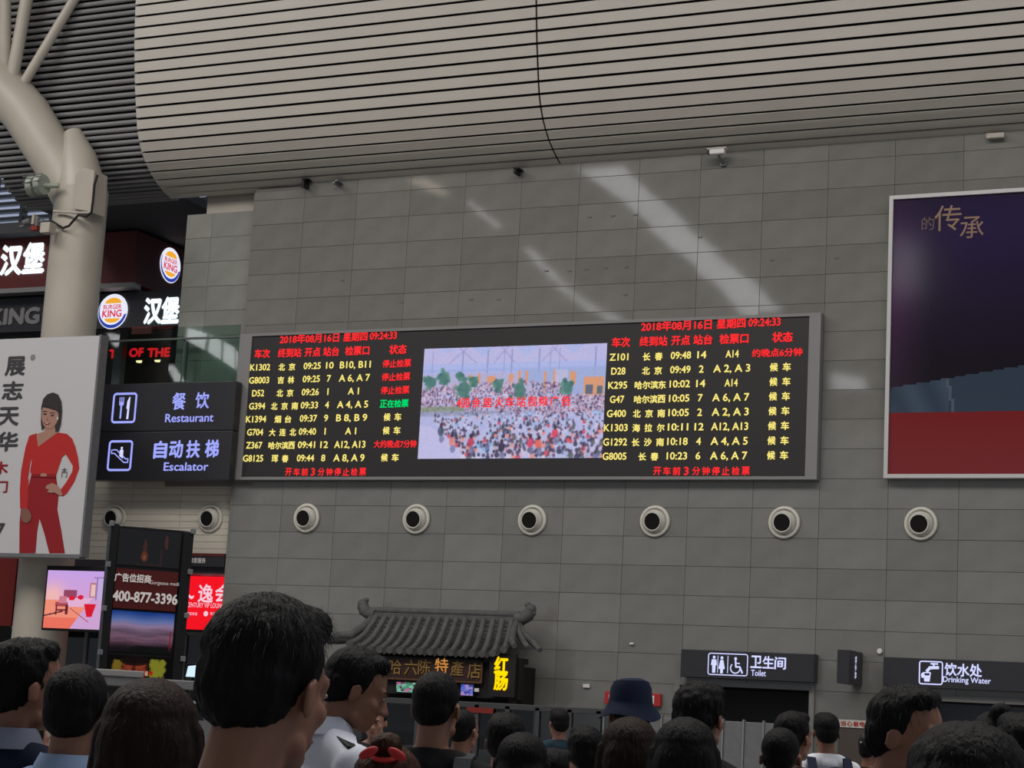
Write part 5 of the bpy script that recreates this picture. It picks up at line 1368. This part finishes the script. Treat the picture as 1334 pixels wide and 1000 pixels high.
# fascia with name board
yk = 34.62
n0 = at(500, 853, yk); n1 = at(629, 887, yk)
O(MB().box(xe0 - .05, at(674, 870, yk).x + .05, yk + .06, yk + .22, 1.95, ZE - .10), 'fascia', M['kiosk'], ks)
nx0, nx1, nz1, nz0 = n0.x, n1.x, at(560, 854, yk).z, at(560, 887, yk).z
O(MB().box(nx0, nx1, yk - .03, yk + .06, nz0, nz1), 'name_board', M['darkwood'], ks)
t = .035; mb = MB(); mb.box(nx0, nx1, yk - .05, yk - .03, nz1 - t, nz1); mb.box(nx0, nx1, yk - .05, yk - .03, nz0, nz0 + t); mb.box(nx0, nx0 + t, yk - .05, yk - .03, nz0 + t, nz1 - t); mb.box(nx1 - t, nx1, yk - .05, yk - .03, nz0 + t, nz1 - t)
O(mb, 'name_board_rim', M['goldrim'], ks)
for i, (ch, cx_, cy_) in enumerate((('哈', 358, 468), ('六', 455, 470), ('陈', 540, 470), ('特', 645, 462), ('產', 742, 478), ('店', 848, 492))):
    p = at(440 + cx_ / 4.764, 770 + cy_ / 4.764, yk - .04); lettering(ch, (p.x, yk - .045, p.z), .30, E_['orange'] if ch == '特' else M['gold'], ks, .29, .008)
# vertical lit sign
v0 = at(641, 853, 34.5); v1 = at(662, 901, 34.5)
O(MB().box(v0.x - .05, v1.x + .12, 34.52, 34.62, v1.z - .10, v0.z + .04), 'lit_sign_panel', M['kiosk'], ks)
for ch, cx_, cy_ in (('红', 1014, 458), ('肠', 1012, 560)):
    p = at(440 + cx_ / 4.764, 770 + cy_ / 4.764, 34.5); lettering(ch, (p.x, 34.505, p.z), .34, E_['kioskyellow'], ks, .30, .04)
p = at(668, 880, 34.7); O(MB().box(p.x - .04, p.x + .06, 34.66, 34.80, 0, ZE - .1), 'corner_post', M['darkwood'], ks)
O(MB().box(xe0, p.x - .05, 35.3, 35.9, 0, 2.6), 'back_wall', M['kiosk'], ks); O(MB().box(xe0, p.x - .05, 34.7, 35.3, 0, .95), 'counter', M['steel'], ks)
for (xa, xb, ya, yb_, cols) in ((517, 541, 888, 902, [(.30, .62, .45), (.85, .45, .70), (.35, .12, .25), (.55, .85, .75)]), (601, 616, 891, 906, [(.35, .45, .85), (.80, .55, .80), (.60, .62, .90), (.25, .30, .65)])):
    a = at(xa, ya, 34.58); b = at(xb, yb_, 34.58)
    canvas(26, 16, cols[0])
    for _ in range(70): blob(rb.random(), rb.random(), .12, .14, cols[rb.integers(4)], .8)
    s_ = thing('menu_screen', 'small colourful menu screen under the kiosk name board, %s' % ('left of the standing man in black' if xa == 517 else 'right of the standing man in black'), 'screen', ((a.x + b.x) / 2, 34.58, b.z))
    picture('picture', img, a.x, b.x, b.z, a.z, 34.57, picmat('menu_picture', .75), s_); O(MB().box(a.x - .02, b.x + .02, 34.58, 34.66, b.z - .02, a.z + .02), 'housing', M['blackplastic'], s_)
p = at(628, 899, 34.85); o = tag(MB().box(-.05, .05, 0, .02, -.035, .035).build('price_tag', M['p_white'], None), 'small white label under the kiosk lettering', 'label'); o.location = (p.x, 34.59, p.z)

# ------------------------------------------------------------------ glass ticket-gate partition in front of the wall
Yp = 33.6
gt = thing('glass_partition', 'long dark-framed glass partition standing before the wall beyond the crowd', 'partition', (-14, Yp, 0))
zt_ = 1.86
xg0, xg1 = -19.3, at(792, 925, Yp).x
O(MB().box(xg0, xg1, Yp - .05, Yp + .05, zt_ - .11, zt_), 'top_rail', M['gunmetal'], gt, bevel=.01)
O(MB().box(xg0, xg1, Yp - .04, Yp + .04, .05, .15), 'bottom_rail', M['steel'], gt)
px_l = [at(x, 930, Yp).x for x in (545, 582, 622, 662, 701, 743, 781)]
pxs = [xg0] + px_l
for x in pxs + [xg1]: O(MB().box(x - .045, x + .045, Yp - .05, Yp + .05, 0, zt_ - .05), 'post', M['gunmetal'], gt)
for a, b in zip(pxs, pxs[1:] + [xg1]):
    if b - a > .15: O(MB().box(a + .045, b - .045, Yp - .006, Yp + .006, .15, zt_ - .11), 'glass_panel', M['glass_dim'], gt)
p = at(627, 925, Yp); o = O(MB().box(p.x - .28, p.x + .28, Yp - .07, Yp - .05, p.z - .05, p.z + .05), 'red_strip', M['redpanel'], gt)
g2 = thing('gate_doors', 'row of tall grey gate panels with bright edges in front of the toilet doorway', 'gate', (-11.5, 34.2, 0))
xs_ = [at(x, 940, 34.2).x for x in (795, 828, 862, 900, 942, 969, 995, 1022, 1050)]
for a, b in zip(xs_[:-1], xs_[1:]):
    O(MB().box(a + .02, b - .02, 34.2, 34.24, .05, 1.76), 'panel', M['steel'], g2, bevel=.006); O(MB().box(a - .015, a + .015, 34.17, 34.27, 0, 1.80), 'edge_profile', M['frame'], g2)
p = at(788, 945, 34.1); O(MB().box(p.x - .04, p.x + .04, 34.05, 34.15, 0, 1.86), 'white_post', M['white'], g2)
p = at(795, 950, 34.1); O(MB().box(p.x - .04, p.x + .08, 34.1, 34.14, .9, 1.72), 'blue_panel', mat('dim_blue_panel', (.06, .07, .16), .5), g2)

# ------------------------------------------------------------------ the crowd
ppl = []
def P_(*a, **k): r = person(*a, **k); ppl.append(r); return r
P_(357, 786, 2.90, 'person with thick black hair in a blue top, back turned, nearest the camera', face=-14, yaw=-18, pitch=10, style='short', shirt=(0.03, 0.06, 0.26), voxel=.006, strands=2600, rough=.006, seed=2)
P_(38, 829, 5.3, 'person in a dark navy top with short ruffled black hair at the far left', face=-25, yaw=-35, style='short', shirt=(0.012, 0.016, 0.035), collar=(0.20, 0.22, 0.28), voxel=.007, strands=1400, rough=.008, seed=3)
P_(106, 863, 5.0, 'person with cropped greying hair in a light blue collared shirt', face=-8, yaw=-8, style='crop', shirt=(0.24, 0.33, 0.50), collar=(0.26, 0.35, 0.52), voxel=.007, strands=300, rough=.002, seed=4)
P_(201, 881, 3.9, 'person with long dark brown hair, back turned, between the blue shirt and the big head', face=0, yaw=0, style='long', hair='hair_br', shirt=(0.02, 0.02, 0.03), woman=True, voxel=.007, strands=900, rough=.003, seed=5, width=1.04)
u5 = P_(471, 853, 6.5, 'uniformed person in white shirt with dark shoulder boards, looking down to the right', face=-58, yaw=-22, pitch=22, style='short', shirt=(0.62, 0.64, 0.72), collar=(0.62, 0.64, 0.72), voxel=.007, strands=900, rough=.004, seed=6)
for s in (-1, 1):
    MB().box(-.035, .035, -.075, .075, -.008, .008).build('shoulder_board', M['blackplastic'], u5, bevel=.004).matrix_local = Matrix.Translation((s * .135, -.03, 1.437)) @ Matrix.Rotation(s * .30, 4, 'Y') @ Matrix.Rotation(PI / 2, 4, 'Z')
    MB().sphere((0, 0, 0), (.004, .040, .048), 14, 10).build('sleeve_badge', M['blackplastic'], u5, True).matrix_local = Matrix.Translation((s * .262, -.03, 1.30)) @ Matrix.Rotation(s * -.15, 4, 'Y')
    MB().sphere((0, 0, 0), (.003, .020, .026), 12, 8).build('badge_emblem', M['p_white'], u5, True).matrix_local = Matrix.Translation((s * .266, -.03, 1.305)) @ Matrix.Rotation(s * -.15, 4, 'Y')
P_(490, 919, 14.0, 'person in a black top facing the camera, seen past the uniformed profile', face=165, yaw=8, pitch=12, style='short', skin='skin2', shirt=(0.012, 0.012, 0.014), voxel=.009, strands=200, rough=.003, seed=7)
u7 = P_(508, 963, 4.9, 'person with reddish brown hair tied up in a red band', face=-5, yaw=0, pitch=4, style='bun', hair='hair_rb', woman=True, shirt=(0.03, 0.02, 0.02), voxel=.008, strands=500, rough=.005, seed=8, width=1.1)
MB().lathe([(.040, -.008), (.047, 0), (.040, .008), (.033, 0), (.040, -.008)], 20, Matrix.Translation((0, -.078, 1.712)) @ Matrix.Rotation(.4, 4, 'X')).build('hair_band', M['p_red'], u7, True)
for s in (-1, 1): MB().sphere((0, 0, 0), (.030, .008, .014), 12, 8).build('ribbon_loop', M['p_red'], u7, True).matrix_local = Matrix.Translation((s * .040, -.120, 1.715)) @ Matrix.Rotation(s * .5, 4, 'Y')
u8 = P_(571, 873, 7.0, 'person in a black top with a grey backpack strap, hair cropped, before the kiosk', face=-10, yaw=-12, style='crop', shirt=(0.010, 0.010, 0.012), voxel=.008, strands=300, rough=.002, seed=9)
mstrap = mat('grey_strap_webbing', (0.05, 0.055, 0.062), .8, .2, bump=.3)
def strap(r, s, m=mstrap):
    pts = [Vector((s * .12, -.155, 1.20)), Vector((s * .125, -.135, 1.36)), Vector((s * .125, -.085, 1.440)), Vector((s * .125, -.01, 1.455)), Vector((s * .125, .06, 1.41)), Vector((s * .13, .105, 1.30)), Vector((s * .15, .110, 1.15))]
    mb = MB(); 
    for i, p in enumerate(pts):
        d = (pts[min(i + 1, 6)] - pts[max(i - 1, 0)]).normalized(); n = Vector((1, 0, 0)).cross(d).normalized() * .006; w = Vector((.030, 0, 0))
        mb.v += [p - w - n, p + w - n, p + w + n, p - w + n]
        if i:
            k = (i - 1) * 4
            for a in range(4): mb.f.append((k + a, k + (a + 1) % 4, k + 4 + (a + 1) % 4, k + 4 + a))
    mb.f += [(0, 3, 2, 1), (24, 25, 26, 27)]
    return mb.build('backpack_strap', m, r, bevel=.002)
def pack(r, m):
    for s in (-1, 1): strap(r, s, m)
    mb = MB().sphere((0, -.215, 1.16), (.150, .095, .235), 20, 14); 
    mb.v = [(x * (1 + .12 * (abs(x) < .1)), y, z) for x, y, z in mb.v]
    b = mb.build('backpack', m, r, True); MB().sphere((0, -.285, 1.09), (.105, .045, .11), 16, 10).build('backpack_pocket', m, b, True)
for s in (-1, 1): strap(u8, s)
P_(605, 923, 11.0, 'person with short dark hair half hidden right of the strap wearer', face=-20, yaw=-15, style='crop', shirt=(0.015, 0.015, 0.018), voxel=.009, strands=100, rough=.002, seed=10)
P_(660, 927, 8.2, 'person in a white shirt with black hair behind the long-haired head', face=5, yaw=-15, style='short', shirt=(0.55, 0.56, 0.62), voxel=.009, strands=300, rough=.005, seed=11)
P_(682, 952, 6.6, 'person with straight black shoulder-length hair beside the white shirt', face=-8, yaw=0, style='bob', woman=True, shirt=(0.02, 0.02, 0.02), voxel=.009, strands=500, rough=.003, seed=12)
P_(729, 922, 17.0, 'person in dark blue far off by the glass partition', face=10, yaw=15, style='short', shirt=(0.015, 0.03, 0.045), voxel=.011, strands=100, rough=.003, seed=13)
P_(764, 944, 8.6, 'person with soft black hair left of the bucket hat', face=0, yaw=5, style='short', shirt=(0.02, 0.02, 0.02), woman=True, voxel=.009, strands=300, rough=.006, seed=14)
P_(722, 973, 7.6, 'short person with dark hair low in the crowd below the blue-clad figure', face=-30, yaw=-20, style='short', shirt=(0.05, 0.05, 0.055), woman=True, voxel=.010, strands=200, rough=.005, seed=15)
P_(823, 883, 9.0, 'person wearing a navy bucket hat', face=0, yaw=-8, style='crop', shirt=(0.05, 0.05, 0.08), voxel=.009, strands=50, rough=.002, seed=16, hat=(0.008, 0.013, 0.032))
P_(822, 932, 6.2, 'person with long brown hair directly below the bucket hat', face=5, yaw=0, style='long', hair='hair_br', woman=True, shirt=(0.02, 0.016, 0.016), voxel=.008, strands=500, rough=.003, seed=17)
P_(894, 932, 5.7, 'person with long black hair in front of the toilet sign, back turned', face=-4, yaw=0, style='long', woman=True, shirt=(0.02, 0.02, 0.02), voxel=.008, strands=500, rough=.003, seed=18)
P_(913, 886, 7.3, 'tall person with ruffled black hair below the toilet sign', face=-18, yaw=-18, style='short', shirt=(0.02, 0.02, 0.02), voxel=.008, strands=700, rough=.009, seed=19, width=1.05)
P_(1034, 925, 9.6, 'person with short black hair at the right jamb of the toilet doorway', face=-25, yaw=-20, style='short', shirt=(0.02, 0.02, 0.03), voxel=.009, strands=300, rough=.005, seed=20)
P_(1018, 946, 8.0, 'person in a white shirt with dark collar below the toilet doorway', face=-15, yaw=-5, style='crop', shirt=(0.42, 0.44, 0.50), collar=(0.015, 0.016, 0.02), voxel=.009, strands=200, rough=.002, seed=21)
u21 = P_(1077, 927, 13.2, 'young person in a white shirt with a navy backpack by the stone wall', face=12, yaw=-10, style='short', shirt=(0.58, 0.59, 0.64), voxel=.010, strands=200, rough=.003, seed=22)
pack(u21, mat('navy_backpack_cloth', (0.012, 0.016, 0.035), .8, .2))
u22 = P_(1134, 957, 15.5, 'person in a black cap with a white stripe right of the backpacker', face=-60, yaw=0, style='crop', shirt=(0.012, 0.012, 0.014), voxel=.011, strands=50, rough=.002, seed=23)
cp = MB().lathe([(.0, .118), (.045, .108), (.082, .075), (.098, .03), (.100, -.02), (.092, -.02)], 28, Matrix.Translation((0, -.014, 1.665))).sphere((0, .115, 1.655), (.07, .07, .008), 16, 8).build('cap', M['blackplastic'], u22, True); cp['label'] = 'black peaked cap'
MB().tube([(0, -.112, 1.67), (0, -.075, 1.745), (0, -.014, 1.785), (0, .05, 1.765)], [.007] * 4, 8).build('cap_stripe', M['p_white'], u22, True)
u23 = P_(1184, 897, 5.3, 'person in dark top with grey strap, face turned right, below drinking water sign', face=-92, yaw=-34, pitch=8, style='short', shirt=(0.012, 0.013, 0.016), voxel=.007, strands=1000, rough=.007, seed=24)
for s in (-1, 1): strap(u23, s)
P_(1262, 936, 3.3, 'person with long loose black hair, biggest head at the lower right corner', face=-10, yaw=-6, pitch=4, style='long', woman=True, shirt=(0.02, 0.02, 0.02), voxel=.007, strands=1600, rough=.006, seed=25, width=1.12)
P_(1297, 922, 7.2, 'person with a small hair bun behind the loose black hair at right', face=0, yaw=0, style='bun', woman=True, shirt=(0.02, 0.02, 0.02), voxel=.010, strands=300, rough=.005, seed=26)
P_(1331, 927, 6.4, 'person with dark hair cut off by the right edge of the picture', face=0, yaw=0, style='short', shirt=(0.02, 0.02, 0.02), voxel=.010, strands=300, rough=.006, seed=27)
P_(42, 934, 9.0, 'small dark-haired person between the navy top and the light blue shirt', face=-20, yaw=-20, style='short', skin='skin2', shirt=(0.02, 0.02, 0.02), voxel=.010, strands=200, rough=.004, seed=28)
print('faces', sum(len(o.data.polygons) for o in bpy.data.objects if o.type == 'MESH'))
